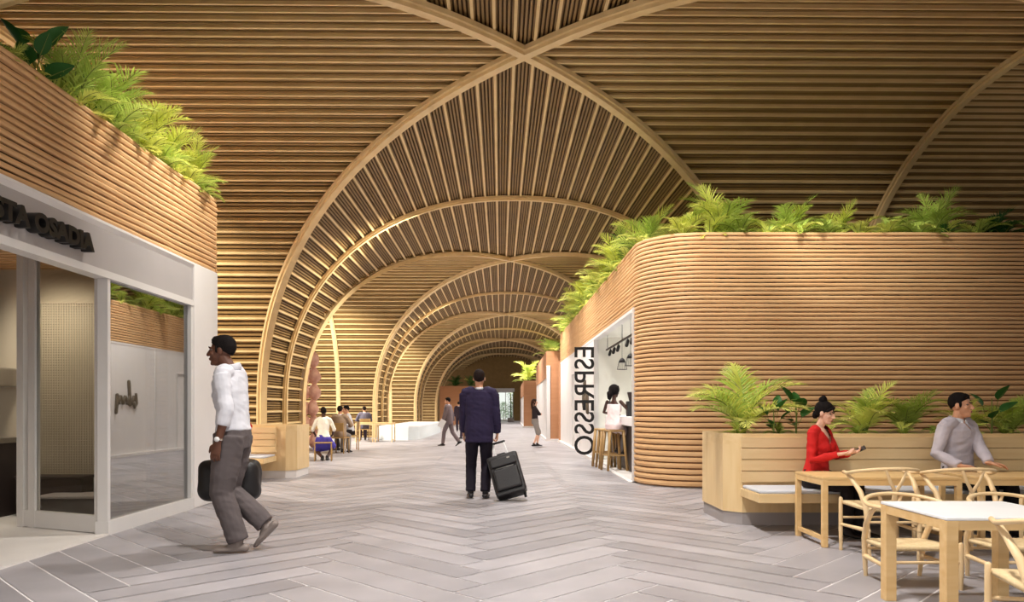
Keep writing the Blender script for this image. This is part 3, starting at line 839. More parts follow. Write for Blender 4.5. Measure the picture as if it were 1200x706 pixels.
def plant(name, x, y, z, s, kind, label, seed, n=11, table=FR, group=None, cat='plant', squash=1.0, az=None):
    r_ = random.Random(seed)
    r = empty(name, (x, y, z), 0, label, cat, group, s)
    st = MB()
    st.tube([(0, 0, .022), (0, 0, .09)], [.03, .018], 7, dome=False)
    for k in range(3): st.tube([(0, 0, .03), (r_.uniform(-.05, .05), r_.uniform(-.05, .05), .2)], [.012, .008], 6, dome=False)
    st.build('stem', 'plant_stem', r)
    vs = table[kind]; a0 = r_.uniform(0, 6.28)
    for k in range(n):
        alt = table['mid' if kind == 'lime' else ('lime' if r_.random() < .3 else kind)] if r_.random() < .25 else vs
        f = bpy.data.objects.new('frond', alt[k % len(vs)]); COL.objects.link(f); f.parent = r
        a = a0 + k * 2.399 + r_.uniform(-.3, .3)
        if az is not None: a = az[0] + (az[1] - az[0]) * ((k * .618) % 1)
        f.rotation_euler = (r_.uniform(-.12, .12), r_.uniform(-.15, .15), a)
        q = r_.uniform(.8, 1.1); f.scale = (q, q, q * squash)
        f.location = (0, 0, r_.uniform(0.0, .06))
    return r
def leaf_mesh(L, W, seed, m='leaf_dark'):
    mb = MB(); N = 8; vs = []; fs = []
    for i in range(N + 1):
        t = i / N; w = W * math.sin(PI * (t ** .8)) ** .8 + .001; bend = -.25 * L * t * t
        y = L * t; vs += [(-w, y, bend + w * .3), (0, y, bend), (w, y, bend + w * .3)]
    for i in range(N):
        b = i * 3; fs += [(b, b + 1, b + 4, b + 3), (b + 1, b + 2, b + 5, b + 4)]
    mb.add(vs, fs, 0, True); mb.tube([(0, -.12, -.03), (0, 0, 0), (0, L * .9, -.23 * L)], [.004, .004, .001], 5, mi=1)
    return mb.mesh('leaf', [m, 'plant_stem'])
LFS = [leaf_mesh(.26, .075, 0), leaf_mesh(.22, .065, 1)]
def broadleaf(x, y, z, s, label, seed, n=9, spread=1.0):
    r_ = random.Random(seed); r = empty('rubber_plant', (x, y, z), 0, label, 'plant', None, s)
    h = .5; MB().tube([(0, 0, .016), (.01, .01, h * .5), (0, 0, h)], [.014, .011, .006], 7).build('stem', 'plant_stem', r)
    for k in range(n):
        f = bpy.data.objects.new('leaf', LFS[k % 2]); COL.objects.link(f); f.parent = r
        a = k * 2.399 + r_.uniform(-.3, .3); e = R(25 + 50 * k / n + r_.uniform(-10, 10))
        f.rotation_euler = Matrix.Rotation(a, 3, 'Z').to_4x4().to_euler(); m_ = Matrix.Rotation(a, 4, 'Z') @ Matrix.Rotation(e, 4, 'X') @ Matrix.Rotation(r_.uniform(-.5, .5), 4, 'Y')
        f.rotation_euler = m_.to_euler(); hz = .1 + .4 * k / n
        dd = Vector((-math.sin(a), math.cos(a), 0)) * .1
        f.location = (dd.x, dd.y, hz + .06)
    return r
ZK = 3.90
# espresso kiosk roof, front edge
for k, (px, sc, kd, nm) in enumerate(((800, .62, 'lime', 'above the start of the rounded corner'), (848, .98, 'lime', 'tallest of the row, right of the rounded corner'), (925, .70, 'mid', 'next right of the tallest one'),
        (985, .62, 'lime', 'midway along the front edge'), (1045, .52, 'mid', 'below the foot of the far rib'), (1095, .78, 'mid', 'second from the right edge'), (1160, .58, 'dark', 'dark green, at the right edge'))):
    plant('areca_palm', (px - VX) * 11.85 / F, 11.85 + .1 * (k % 2), ZK, sc * 1.12, kd, 'areca palm on the rounded kiosk roof, ' + nm, 100 + k, n=17)
for k in range(13):
    x = 2.75 + k * .47
    plant('fern', x, 11.58 + .08 * (k % 2), ZK, .85 + .15 * ((k * 7) % 3) / 2, ('lime', 'lime', 'mid')[k % 3] if x < 6.3 else ('mid', 'dark')[k % 2], 'small fern in the low row along the front edge of the rounded kiosk roof', 200 + k, n=11, table=FN, group='ferns along the front kiosk roof edge')
# espresso kiosk roof, corridor edge
for k, (y, sc, kd) in enumerate(((12.75, .75, 'mid'), (13.9, .6, 'dark'), (15.2, .95, 'lime'), (16.8, .85, 'lime'), (18.5, .85, 'lime'), (20.4, 1.0, 'lime'), (22.4, .95, 'lime'), (24.5, .9, 'lime'), (26.3, .9, 'mid'))):
    plant('areca_palm', wallx(y) + .28, y, ZK, sc * 1.15, kd, 'bushy palm spilling over the corridor edge of the espresso kiosk roof, ' + ('nearest', 'second', 'third', 'fourth', 'fifth', 'sixth', 'seventh', 'eighth', 'farthest')[k] + ' in its row', 300 + k, n=17)
for k in range(22):
    y = 12.4 + k * .66
    plant('fern', wallx(y) + .18, y, ZK, .95, ('lime', 'mid')[k % 2], 'small fern in the low row along the corridor edge of the espresso kiosk roof', 400 + k, n=9, table=FN, group='ferns along the corridor kiosk roof edge')
# left shop roof
for k, (y, sc, kd) in enumerate(((6.0, .26, 'mid'), (6.9, .66, 'mid'), (7.55, .72, 'mid'), (8.2, .66, 'lime'), (8.8, .66, 'lime'), (9.45, .62, 'lime'))):
    plant('areca_palm', LX - .2, y, 3.98, sc * 1.2, kd, 'feathery palm on the left shop roof edge, ' + ('nearest to the camera', 'second', 'third', 'fourth', 'fifth', 'at the far corner')[k] + (' along the edge' if 0 < k < 5 else ''), 500 + k, n=16)
for k in range(13):
    y = 5.5 + k * .34
    plant('fern', LX - .16, y, 3.98, .45 if k < 4 else .8, ('mid', 'lime', 'lime')[k % 3], 'small fern in the low row along the left shop roof edge', 600 + k, n=10, table=FN, group='ferns along the left shop roof edge')
broadleaf(LX - .3, 6.5, 3.98, 1.05, 'dark broad-leaved plant on the left shop roof near the top left corner', 1, n=12)
broadleaf(LX - .45, 7.25, 3.98, 1.0, 'dark broad-leaved plant on the left shop roof behind the feathery palms', 2, n=12)
# planter bench
ZB = .935
plant('areca_palm', 2.72, 8.42, ZB, 1.0, 'lime', 'large lime-green palm with spreading fronds at the left end of the planter bench', 701, n=17, squash=.8)
plant('areca_palm', 4.10, 8.35, ZB, .72, 'lime', 'palm in the planter bench between the woman in red and the seated man', 702, n=17, squash=.85)
plant('areca_palm', 4.62, 8.45, ZB, .7, 'mid', 'darker palm in the planter bench just left of the seated man', 703, n=17, squash=.85)
plant('areca_palm', 5.30, 8.4, ZB, .5, 'lime', 'bushy lime palm in the planter bench right of the seated man\'s head', 704, n=17)
plant('areca_palm', 5.85, 8.45, ZB, .66, 'mid', 'palm in the planter bench at the right edge of the picture', 705, n=16, squash=.85)
broadleaf(2.92, 8.02, ZB - .02, .72, 'rubber plant with upright dark leaves at the planter rim left of the woman in red', 3, n=6)
broadleaf(3.28, 8.3, ZB - .02, .85, 'small broad-leaved plant right behind the shoulder of the woman in red', 4, n=7)
broadleaf(5.42, 8.15, ZB, .85, 'rubber plant with one tall dark leaf right of the seated man', 5, n=5)
for k, x in enumerate((2.55, 3.05, 3.55, 3.95, 4.4, 4.85, 5.15, 5.6, 6.1)):
    plant('fern', x, 8.1 + .12 * (k % 2), ZB - .01, .42, ('lime', 'mid')[k % 2], 'small fern low in the soil of the long planter bench', 800 + k, n=9, table=FN, group='ferns in the planter bench')
# farther kiosks
for k, (x, y, z, sc, kd, lab) in enumerate(((1.62, 27.8, 3.25, .9, 'mid', 'palm on the narrow kiosk just past the espresso bar'), (1.75, 29.6, 3.25, 1.0, 'lime', 'palm farther back on the narrow kiosk past the espresso bar'),
        (1.2, 47.6, 2.9, 1.6, 'lime', 'palm on the orange-brown kiosk above the far woman, at its left corner'), (2.2, 47.8, 2.9, 1.2, 'lime', 'palm on the orange-brown kiosk above the far woman, right of the corner one'), (1.2, 50.5, 2.9, 1.2, 'mid', 'palm set back on the orange-brown kiosk above the far woman'),
        (-3.9, 52.5, 2.7, 1.0, 'dark', 'dark palm on the far left brown kiosk, left one'), (-2.8, 52.6, 2.7, 1.0, 'dark', 'dark palm on the far left brown kiosk, beside the suited man\'s head'))):
    plant('areca_palm', x, y, z, sc, kd, lab, 900 + k, n=12)
# climbing green column by the far window and shrubs outside it
cg = empty('green_column', (.12, 66.5, 0), 0, 'slim dark green planted column standing by the bright far window', 'plant')
MB().lathe([(0, 0), (.28, 0), (.3, .4), (.27, .4), (0, .38)]).build('pot', 'plaster_grey', cg)
mb = MB(); r_ = random.Random(3)
for k in range(420):
    a = r_.uniform(0, 6.28); z = r_.uniform(.4, 2.7); rr = r_.uniform(.1, .3) * (1.2 if z > 2.2 else .8)
    c = Vector((rr * math.cos(a), rr * math.sin(a), z)); d = Vector((math.cos(a), math.sin(a), r_.uniform(-.6, .3))).normalized() * .14; s_ = d.cross(Vector((0, 0, 1))).normalized() * .05
    mb.add([c - s_ * .3, c + d * .5 - s_, c + d, c + d * .5 + s_], [(0, 1, 2, 3)], 0)
mb.tube([(0, 0, .3), (0, 0, 2.6)], .05, 7, mi=1); mb.build('foliage', ['leaf_dark', 'plant_stem'], cg)
for k, x in enumerate((-1.6, -.6, .5)):
    sh = empty('shrub', (x, 78 + .4 * k, 0), 0, 'pale green shrub outside the far window, ' + ('left', 'middle', 'right')[k] + ' of three', 'shrub')
    mb = MB()
    for q in range(500):
        a = r_.uniform(0, 6.28); h = r_.uniform(0.2, 1.9); rr = r_.uniform(.2, .75) * math.sin(PI * min(1, (h + .4) / 2.6))
        c = Vector((rr * math.cos(a), rr * math.sin(a), h)); d = Vector((math.cos(a), math.sin(a), r_.uniform(-.2, .9))).normalized() * .22; s_ = d.cross(Vector((0, 0, 1))).normalized() * .07
        mb.add([c, c + d * .5 - s_, c + d, c + d * .5 + s_], [(0, 1, 2, 3)], 0)
    mb.build('foliage', 'leaf_far', sh); MB().tube([(0, 0, 0), (0, 0, 1.4)], .04, 7).build('stem', 'plant_stem', sh)
# ------------------------------------------------------------------ people
def fabric(name, a, amp=.08): M[name] = mat(name, srgb(*a), .8, var=amp, scale=(9, 9, 9), bump=.15, bscale=180, spec=.2)
for nm, c in (('shirt_white', (208, 208, 215)), ('trouser_grey', (92, 84, 84)), ('suit_navy', (44, 36, 62)), ('suit_trouser', (30, 25, 36)), ('blouse_red', (196, 36, 34)), ('black_cloth', (34, 29, 30)), ('shirt_lilac', (190, 182, 190)),
        ('dress_pink', (236, 214, 214)), ('skirt_grey', (140, 132, 126)), ('top_black', (48, 40, 42)), ('suit_taupe', (112, 98, 100)), ('skirt_blue', (74, 66, 158)), ('blouse_cream', (236, 230, 216)), ('jacket_taupe', (150, 128, 108)),
        ('suit_grey', (96, 92, 106)), ('suit_dark', (58, 46, 58)), ('light_trouser', (226, 220, 214))): fabric(nm, c)
for nm, c in (('skin_dark', (98, 62, 46)), ('skin_deep', (70, 44, 34)), ('skin_fair', (226, 178, 152)), ('skin_tan', (206, 152, 120))):
    M[nm] = mat(nm, srgb(*c), .5, var=.05, scale=(12, 12, 12), spec=.35)
for nm, c in (('hair_black', (22, 17, 16)), ('hair_brown', (58, 36, 26)), ('hair_dark', (34, 24, 22))): M[nm] = mat(nm, srgb(*c), .8, var=.25, scale=(60, 60, 20), bump=.5, bscale=150, spec=.12)
M['shoe_grey'] = mat('shoe_grey', srgb(128, 116, 110), .6, var=.05)
M['shoe_black'] = mat('shoe_black', srgb(28, 24, 26), .35, var=.05)
M['eye_white'] = mat('eye_white', srgb(104, 90, 82), .6); M['eye_dark'] = mat('eye_dark', srgb(24, 16, 12), .2)
M['lip'] = mat('lip', srgb(150, 70, 62), .45); M['gold'] = mat('gold', srgb(210, 200, 190), .25, .9)

def remesh(mb, name, m, voxel, smooth=4, fold=0.0, seed=0, cut=None, fscale=(7, 7, 14)):
    o = mb.build('tmp', m)
    md = o.modifiers.new('r', 'REMESH'); md.mode = 'VOXEL'; md.voxel_size = voxel; md.use_smooth_shade = True
    if smooth:
        s = o.modifiers.new('s', 'SMOOTH'); s.factor = .5; s.iterations = smooth
    dg = bpy.context.evaluated_depsgraph_get(); me = bpy.data.meshes.new_from_object(o.evaluated_get(dg))
    old = o.data; bpy.data.objects.remove(o); bpy.data.meshes.remove(old)
    me.name = name
    if fold:
        vs = [v.co.copy() for v in me.vertices]; ns = [v.normal.copy() for v in me.vertices]
        for i, (c, n) in enumerate(zip(vs, ns)):
            p = Vector((c.x * fscale[0], c.y * fscale[1], c.z * fscale[2] + c.x * 5)) + Vector((seed * 3.1, seed, 0))
            me.vertices[i].co = c + n * fold * (1 - 2 * abs(noise.noise(p)) + .5 * noise.noise(p * 2.3))
    if cut:
        bm = bmesh.new(); bm.from_mesh(me)
        for pt, no in cut: bmesh.ops.bisect_plane(bm, geom=bm.verts[:] + bm.edges[:] + bm.faces[:], plane_co=pt, plane_no=no, clear_outer=True)
        bm.to_mesh(me); bm.free()
    for p in me.polygons: p.use_smooth = True
    return me

def ik(a, t, l1, l2, pole):
    a = Vector(a); t = Vector(t); d = t - a; L = d.length
    if L > (l1 + l2) * .998: t = a + d * ((l1 + l2) * .998 / L); d = t - a; L = d.length
    u = d.normalized(); x = (l1 * l1 - l2 * l2 + L * L) / (2 * L); h = math.sqrt(max(0, l1 * l1 - x * x))
    p = Vector(pole); p = p - u * p.dot(u); p = p.normalized() if p.length > 1e-5 else Vector((0, 1, 0))
    return a + u * x + p * h, t

def hand(mb, W, d, n, t, curl=20, spread=4):
    d = Vector(d).normalized(); n = Vector(n); n = (n - d * n.dot(d)).normalized(); lat = n.cross(d).normalized()
    if lat.dot(Vector(t)) < 0: lat = -lat           # lat points to the thumb side
    W = Vector(W)
    mb.tube([W - d * .02, W + d * .02, W + d * .055, W + d * .09], [(.026, .019), (.031, .017), (.039, .016), (.037, .012)], 12, up=n)
    for off, ln in ((.03, .072), (.0105, .081), (-.009, .075), (-.028, .059)):
        p = W + d * .086 + lat * off; a = R(curl * .5); pts = [p - d * .02, p]; dd = (d + lat * off * spread * .8).normalized()
        for s, fr in enumerate((.45, .32, .25)):
            v = dd * math.cos(a) + n * math.sin(a); p = p + v * (ln * fr); pts.append(p); a += R(curl * (1.0 if s == 0 else .8))
        mb.tube(pts, [.0095, .0098, .0088, .0082, .007], 8)
    p = W + d * .022 + lat * .022; v = (lat * .75 + d * .62 + n * .25).normalized(); v2 = (lat * .2 + d * .9 + n * .35).normalized()
    mb.tube([p, p + v * .035, p + v * .035 + v2 * .03, p + v * .035 + v2 * .054], [.015, .0125, .0105, .008], 8)

def foot(mb, A, d, loose=0.0, lat_w=1.0):
    A = Vector(A); d = Vector(d).normalized(); side = d.cross(Vector((0, 0, 1))).normalized(); w = side.cross(d).normalized()
    k = loose
    mb.tube([A - d * .055 - w * .044, A + d * .02 - w * .046, A + d * .105 - w * .054, A + d * .155 - w * .058, A + d * .185 - w * .062],
            [(.034 * lat_w + k, .032), (.036 * lat_w + k, .032), (.045 * lat_w + k, .023 + k * .4), (.04 * lat_w + k, .018 + k * .4), (.028 * lat_w + k, .013 + k * .4)], 12, up=w)
    mb.tube([A + w * .02, A - w * .02 + d * .01, A + d * .07 - w * .04], [.036 + k, .04 + k, .03 + k], 10)

def person(label, loc, rz, H, pose, wear, voxel=.012, face=False, group=None, cat='person'):
    s = H / 1.75; Mw = Matrix.Translation(Vector(loc)) @ Matrix.Rotation(rz, 4, 'Z') @ Matrix.Scale(s, 4); Mi = Mw.inverted()
    g = pose.get; fem = wear.get('fem', False)
    def loc_(v): return Mi @ Vector(v[1:]) if v[0] == 'w' else Vector(v)
    Pv = Vector(g('pelvis', (0, 0, .93))); lean = R(g('lean', 0)); sl = R(g('side', 0)); tw = R(g('twist', 0))
    u = Vector((math.sin(sl), math.sin(lean) * math.cos(sl), math.cos(lean) * math.cos(sl))).normalized()
    r = Vector((math.cos(tw), math.sin(tw), 0)); r = (r - u * r.dot(u)).normalized(); f = u.cross(r).normalized()
    hr = Vector((1, 0, 0)); hf = Vector((0, 1, 0))
    shw = .158 if fem else .196
    N = Pv + u * .53; 
    Sh = {-1: Pv + u * .485 - r * shw, 1: Pv + u * .485 + r * shw}
    Hc = N + u * .115 + Vector((0, 0, .045)) + f * (.02 + g('head_fwd', 0.0))
    yaw, pitch, roll = g('head', (0, 0, 0)); 
    Mh = Matrix.Translation(Hc) @ Matrix.Rotation(R(yaw), 4, 'Z') @ Matrix.Rotation(R(pitch), 4, 'X') @ Matrix.Rotation(R(roll), 4, 'Y')
    hips = {k: Pv + hr * (.088 * k) - Vector((0, 0, .02)) for k in (-1, 1)}
    arms = {}; legs = {}
    for k, c in ((-1, 'L'), (1, 'R')):
        w_ = loc_(g('hand' + c, (k * .25, .03, .84))); e_, w_ = ik(Sh[k], w_, .29, .255, g('elbow' + c, (k * .3, -1, -.2))); arms[k] = (Sh[k], e_, w_)
        a_ = loc_(g('ankle' + c, (k * .09, 0, .085))); kn, a_ = ik(hips[k], a_, .435, .415, g('knee' + c, (k * .1, 1, 0))); legs[k] = (hips[k], kn, a_)
    if fem: sec = [(-.09, .15, .11), (0, .17, .118), (.1, .14, .10), (.2, .118, .09), (.32, .138, .1), (.42, .142, .095), (.49, .10, .075), (.54, .05, .052)]
    else: sec = [(-.09, .15, .105), (0, .163, .115), (.12, .15, .108), (.22, .15, .105), (.34, .168, .115), (.43, .17, .108), (.495, .12, .085), (.55, .062, .062)]
    def torso(mb, grow, lo=-.09, hi=.56, flare=0.0):
        pts = []; rad = []
        zs = [lo] + [q[0] for q in sec if lo < q[0] < hi] + [hi]
        for z in zs:
            i = max(0, min(len(sec) - 2, next((j for j in range(len(sec) - 1) if sec[j + 1][0] >= z), len(sec) - 2)))
            a, b = sec[i], sec[i + 1]; q = max(0, min(1, (z - a[0]) / (b[0] - a[0]))); 
            rx = a[1] + (b[1] - a[1]) * q + grow; ry = a[2] + (b[2] - a[2]) * q + grow
            if z < .1 and flare: rx += flare * (.1 - z); ry += flare * (.1 - z)
            p = Pv + u * z + f * (.012 if .25 < z < .45 else 0)
            if z > .45: p += f * -.008
            pts.append(p); rad.append((rx, ry))
        mb.tube(pts, rad, 20, up=f, dome=False)
        if fem and hi > .4:
            for k in (-1, 1): mb.ball(Pv + u * .33 + r * (.062 * k) + f * .085, (.062 + grow * .6,) * 3, 10)
    # ---- body (skin)
    cov = wear.get('top') and wear.get('sleeve', 1.0) > .3; mb = MB(); torso(mb, -.004 if wear.get('vneck') else -.03)
    mb.tube([Pv + u * .5, N + f * -.005, Hc - u * .06 + f * -.012], [.056, .052 if not fem else .044, .052 if not fem else .045], 12)
    hs = .95 if fem else 1.0
    def hp(x, y, z): return Mh @ Vector((x * hs, y * hs, z * hs))
    R3 = Mh.to_3x3().to_4x4()
    def hb(c, rr, n=14, m=10): mb.ball(hp(*c), tuple(q * hs for q in rr), n, mtx=R3, m=m)
    hb((0, -.018, .03), (.074, .094, .09), 18, 12); hb((0, .03, -.03), (.06, .062, .078), 16, 10); hb((0, .045, -.085), (.042, .042, .034)); hb((0, .076, -.098), (.02, .018, .018), 8, 6)
    mb.tube([hp(0, .088, .012), hp(0, .104, -.014), hp(0, .108, -.026)], [.009 * hs, .012 * hs, .015 * hs], 8)
    for k in (-1, 1):
        hb((k * .013, .097, -.03), (.009, .01, .008), 8, 6); hb((k * .03, .077, .026), (.026, .012, .008), 10, 6)
        hb((k * .043, .062, -.022), (.02, .02, .02), 8, 6); hb((k * .074, -.008, -.006), (.010, .021, .032), 10, 8)
    hb((0, .09, -.056), (.023, .010, .0065), 10, 6); hb((0, .089, -.067), (.02, .010, .007), 10, 6)
    for k, c in ((-1, 'L'), (1, 'R')):
        a = arms[k]; th = 1.0 if not fem else .82
        mid1 = a[0].lerp(a[1], .45); mid2 = a[1].lerp(a[2], .35)
        mb.tube([a[0], mid1, a[1], mid2, a[2]], [(.034 if cov else .05) * th, (.034 if cov else .045) * th, (.033 if cov else .037) * th, .037 * th, .025 * th], 12)
        d = a[2] - a[1]; d.normalize()
        hd = g('dir' + c); hd = (Mi.to_3x3() @ Vector(hd[1:])).normalized() if hd and hd[0] == 'w' else (Vector(hd) if hd else d)
        pn = g('palm' + c); pn = (Mi.to_3x3() @ Vector(pn[1:])) if pn and pn[0] == 'w' else Vector(pn or (-k, 0, 0))
        tt = g('thumb' + c); tt = (Mi.to_3x3() @ Vector(tt[1:])) if tt and tt[0] == 'w' else Vector(tt or (0, 1, 0))
        hand(mb, a[2], hd, pn, tt, g('curl' + c, 22))
        l = legs[k]
        mb.tube([l[0], l[0].lerp(l[1], .5), l[1], l[1].lerp(l[2], .35), l[2]], [.078, .07, .05, .05, .033], 12)
        td = Vector(g('toe' + c, (k * .12, 1, 0))); foot(mb, l[2], td, -.004)
    me = remesh(mb, 'person', wear['skin'], voxel, 3)
    root = bpy.data.objects.new('person', me); COL.objects.link(root); root.matrix_world = Mw; tag(root, label, cat, group)
    root.location = Mw.translation; root.rotation_euler = (0, 0, rz); root.scale = (s, s, s)
    def child(nm, me_):
        o = bpy.data.objects.new(nm, me_); COL.objects.link(o); o.parent = root; return o
    vx = voxel * 1.25
    # ---- upper garment
    top = wear.get('top')
    if top:
        jac = wear.get('jacket', False); mb = MB(); lo = wear.get('hem', .02)
        torso(mb, .034 if jac else .013, lo, wear.get('neck', .52), .03 if jac else wear.get('flare', 0))
        for k in (-1, 1):
            a = arms[k]; sv = wear.get('sleeve', 1.0); gr = (.022 if jac else .014) * (.85 if fem else 1)
            if sv <= 0: continue
            th = .82 if fem else 1.0
            sh = a[0] - r * (k * .02) + u * (.012 if jac else 0.002)
            mb.tube([a[0] - r * (k * .08) + u * .02, sh, a[0].lerp(a[1], .25)], [(.06 + gr) * th, (.052 + gr) * th, (.05 + gr) * th], 12)
            if sv > .5:
                q = (sv - .5) * 2; ends = a[1].lerp(a[2], q * .97)
                mb.tube([a[0], a[0].lerp(a[1], .5), a[1], a[1].lerp(ends, .5), ends], [(.05 + gr) * th, (.045 + gr) * th, (.042 + gr) * th, (.039 + gr) * th, (.03 + gr * (1.2 if wear.get('rolled') else .9)) * th], 12, dome=False)
            else: mb.tube([a[0], a[0].lerp(a[1], sv * 2)], [(.05 + gr) * th, (.046 + gr) * th], 12, dome=False)
        if wear.get('neck', .52) > .5:
            c0 = Pv + u * .515; mb.tube([c0 + u * -.015 + f * -.005, c0 + u * .03 - f * .004], [(.064, .062), (.058, .056)] if not fem else [(.055, .053), (.05, .05)], 14, up=f, dome=False)
        me = remesh(mb, 'top', wear['top'], vx, 10 if jac else 4, wear.get('fold', .004 if voxel < .01 else 0), 3)
        if wear.get('vneck'):
            lo_, wd_ = wear['vneck']; bm = bmesh.new(); bm.from_mesh(me); kill = []
            for fc in bm.faces:
                c = fc.calc_center_median() - Pv; h = c.dot(u)
                if c.dot(f) > .0 and h > lo_ and abs(c.dot(r)) < wd_ * (h - lo_) / .14: kill.append(fc)
            bmesh.ops.delete(bm, geom=kill, context='FACES'); bm.to_mesh(me); bm.free()
        child(wear.get('topname', 'jacket' if jac else 'shirt'), me)
        if jac:
            c0 = Pv + u * .53; mb = MB(); mb.tube([c0, c0 + u * .04], [(.06, .058), (.056, .054)], 14, up=f, dome=False)
            child('collar', mb.mesh('collar', wear.get('collar', 'shirt_white')))
        elif wear.get('collar'):
            c0 = Pv + u * .528 - f * .004; mb = MB()
            pts = [c0 + r * (.074 * math.sin(R(a))) + f * (.074 * math.cos(R(a))) + u * (.012 - .02 * math.cos(R(a)) ** 3) for a in range(20, 341, 20)]
            mb.tube(pts, (.009, .03), 8, up=u); mb.tube([pts[0] + r * .012, pts[0] - u * .045 + r * .026 + f * .022], [(.018, .012), (.01, .008)], 8); mb.tube([pts[-1] - r * .012, pts[-1] - u * .045 - r * .026 + f * .022], [(.018, .012), (.01, .008)], 8)
            child('collar', mb.mesh('collar', wear['collar']))
    # ---- lower garment
    if wear.get('trousers'):
        mb = MB(); torso(mb, .012, -.1, .09)
        for k in (-1, 1):
            l = legs[k]; e = l[1].lerp(l[2], .97)
            lr = wear.get('leg', 1.0)
            mb.tube([l[0] + Vector((0, 0, .03)), l[0].lerp(l[1], .5), l[1], l[1].lerp(l[2], .5), e], [.098 * lr, .09 * lr, .074 * lr, .07 * lr, .066 * lr], 14, dome=False)
        child('trousers', remesh(mb, 'trousers', wear['trousers'], vx, 3, .005 if voxel < .01 else 0, 9))
    if wear.get('skirt'):
        mb = MB(); torso(mb, .014, -.1, .11); ln = wear.get('skirt_len', .9)
        for k in (-1, 1):
            l = legs[k]; e = l[0].lerp(l[1], ln)
            mb.tube([l[0] + Vector((0, 0, .02)), l[0].lerp(l[1], .5 * ln), e], [.1, .098, .09], 14, dome=False)
        a, b = legs[-1], legs[1]
        for q in (.2, .4, .6, .8, 1.0):
            pa = a[0].lerp(a[1], q * ln); pb = b[0].lerp(b[1], q * ln); mb.tube([pa, (pa + pb) / 2, pb], [.082, .085, .082], 12)
        child(wear.get('skirtname', 'skirt'), remesh(mb, 'skirt', wear['skirt'], vx, 5, 0))
    if wear.get('shoes'):
        for k, c in ((-1, 'L'), (1, 'R')):
            mb = MB(); td = Vector(g('toe' + c, (k * .12, 1, 0))); foot(mb, legs[k][2], td, .005)
            child('shoe', remesh(mb, 'shoe', wear['shoes'], min(voxel, .008), 2))
    # ---- hair
    st = wear.get('hairstyle', 'short'); hm = wear.get('hair', 'hair_black')
    mb = MB(); mb.ball((0, -.02 * hs, .032 * hs), ((.079 if st == 'short' else .082) * hs, (.0985 if st == 'short' else .102) * hs, (.0955 if st == 'short' else .099) * hs), 28, m=22)
    me = mb.mesh('hair', hm); bm = bmesh.new(); bm.from_mesh(me)
    for v in bm.verts:
        n_ = noise.noise(v.co * 22); v.co += v.co.normalized() * (.004 * n_ + (.004 if v.co.z > .06 else 0))
    kk = wear.get('hairline', 1.0)
    bmesh.ops.bisect_plane(bm, geom=bm.verts[:] + bm.edges[:] + bm.faces[:], plane_co=(0, .0, (.016 if st == 'short' else -.01) * hs), plane_no=(0, .74 if st == 'short' else kk, -1), clear_outer=True)
    bmesh.ops.solidify(bm, geom=bm.faces[:], thickness=.012)
    bmesh.ops.transform(bm, matrix=Mh, verts=bm.verts[:]); bm.to_mesh(me); bm.free()
    for p in me.polygons: p.use_smooth = True
    ho = child('hair', me)
    extra = MB()
    if st == 'bun':
        extra.ball(hp(0, -.06, .135), (.042, .042, .04), 14, mtx=R3); extra.ball(hp(.01, -.055, .16), (.028, .03, .025), 10, mtx=R3)
        extra.tube([hp(-.05, .055, .075), hp(0, .074, .076), hp(.05, .066, .062), hp(.07, .04, .03)], [.013, .014, .013, .012], 8); extra.tube([hp(-.05, .062, .075), hp(-.075, .04, .03), hp(-.078, .015, -.03)], [.016, .014, .006], 8)
        extra.ball(hp(0, -.09, -.04), (.05, .03, .05), 10, mtx=R3)
    elif st == 'short':
        hb2 = lambda c, rr: extra.ball(hp(*c), tuple(q * hs for q in rr), 12, mtx=R3)
        hb2((0, .028, .097), (.056, .036, .024)); hb2((-.03, .046, .086), (.03, .02, .018)); hb2((.035, .044, .086), (.03, .02, .018))
        for k in (-1, 1): hb2((k * .071, .018, .012), (.008, .013, .034))
    elif st == 'long':
        extra.tube([hp(0, -.04, .09), hp(0, -.095, .02), hp(0, -.105, -.08), hp(0, -.10, -.2), hp(0, -.09, -.29)], [(.06, .04), (.08, .04), (.082, .04), (.07, .034), (.03, .015)], 14, up=(Mh.to_3x3() @ Vector((0, 1, 0))))
        for k in (-1, 1): extra.tube([hp(k * .03, .05, .1), hp(k * .072, .025, .03), hp(k * .075, -.02, -.08), hp(k * .07, -.04, -.19)], [.02, .022, .026, .012], 8)
    elif st == 'puff':
        extra.ball(hp(0, -.03, .05), (.108, .12, .115), 16, mtx=R3); extra.tube([hp(.0, -.1, .02), hp(-.02, -.14, -.05), hp(-.03, -.13, -.14)], [.05, .065, .045], 12)
        for k in range(14): extra.ball(hp(.09 * math.cos(k * 2.4), -.04 + .07 * math.sin(k * 2.4), .06 + .05 * math.sin(k)), .03, 8)
    if extra.v: child('hair', remesh(extra, 'hair', hm, max(.007, voxel), 2, .003, 4, fscale=(30, 30, 8)))
    if face:
        for k in (-1, 1):
            e = MB(); e.ball(hp(k * .03, .0635, .008), (.0125 * hs,) * 3, 12, 0)
            q = Mh.to_3x3() @ Vector((0, .0075 * hs, 0)); e.ball(hp(k * .03, .0635, .008) + q, (.0066 * hs,) * 3, 10, 1); child('eye', e.mesh('eye', ['eye_white', 'eye_dark']))
            e = MB(); e.tube([hp(k * .014, .089, .026), hp(k * .032, .086, .033), hp(k * .05, .072, .026)], [.0045, .005, .003], 6); child('eyebrow', e.mesh('eyebrow', hm))
        e = MB(); e.ball(hp(0, .0965, -.0565), (.02 * hs, .0055, .005), 10, mtx=R3); e.ball(hp(0, .0955, -.0665), (.017 * hs, .0055, .0055), 10, mtx=R3); child('lips', e.mesh('lips', wear.get('lips', 'lip')))
    root['_'] = 0; del root['_']
    return root, Mw, arms, legs, Mh, child

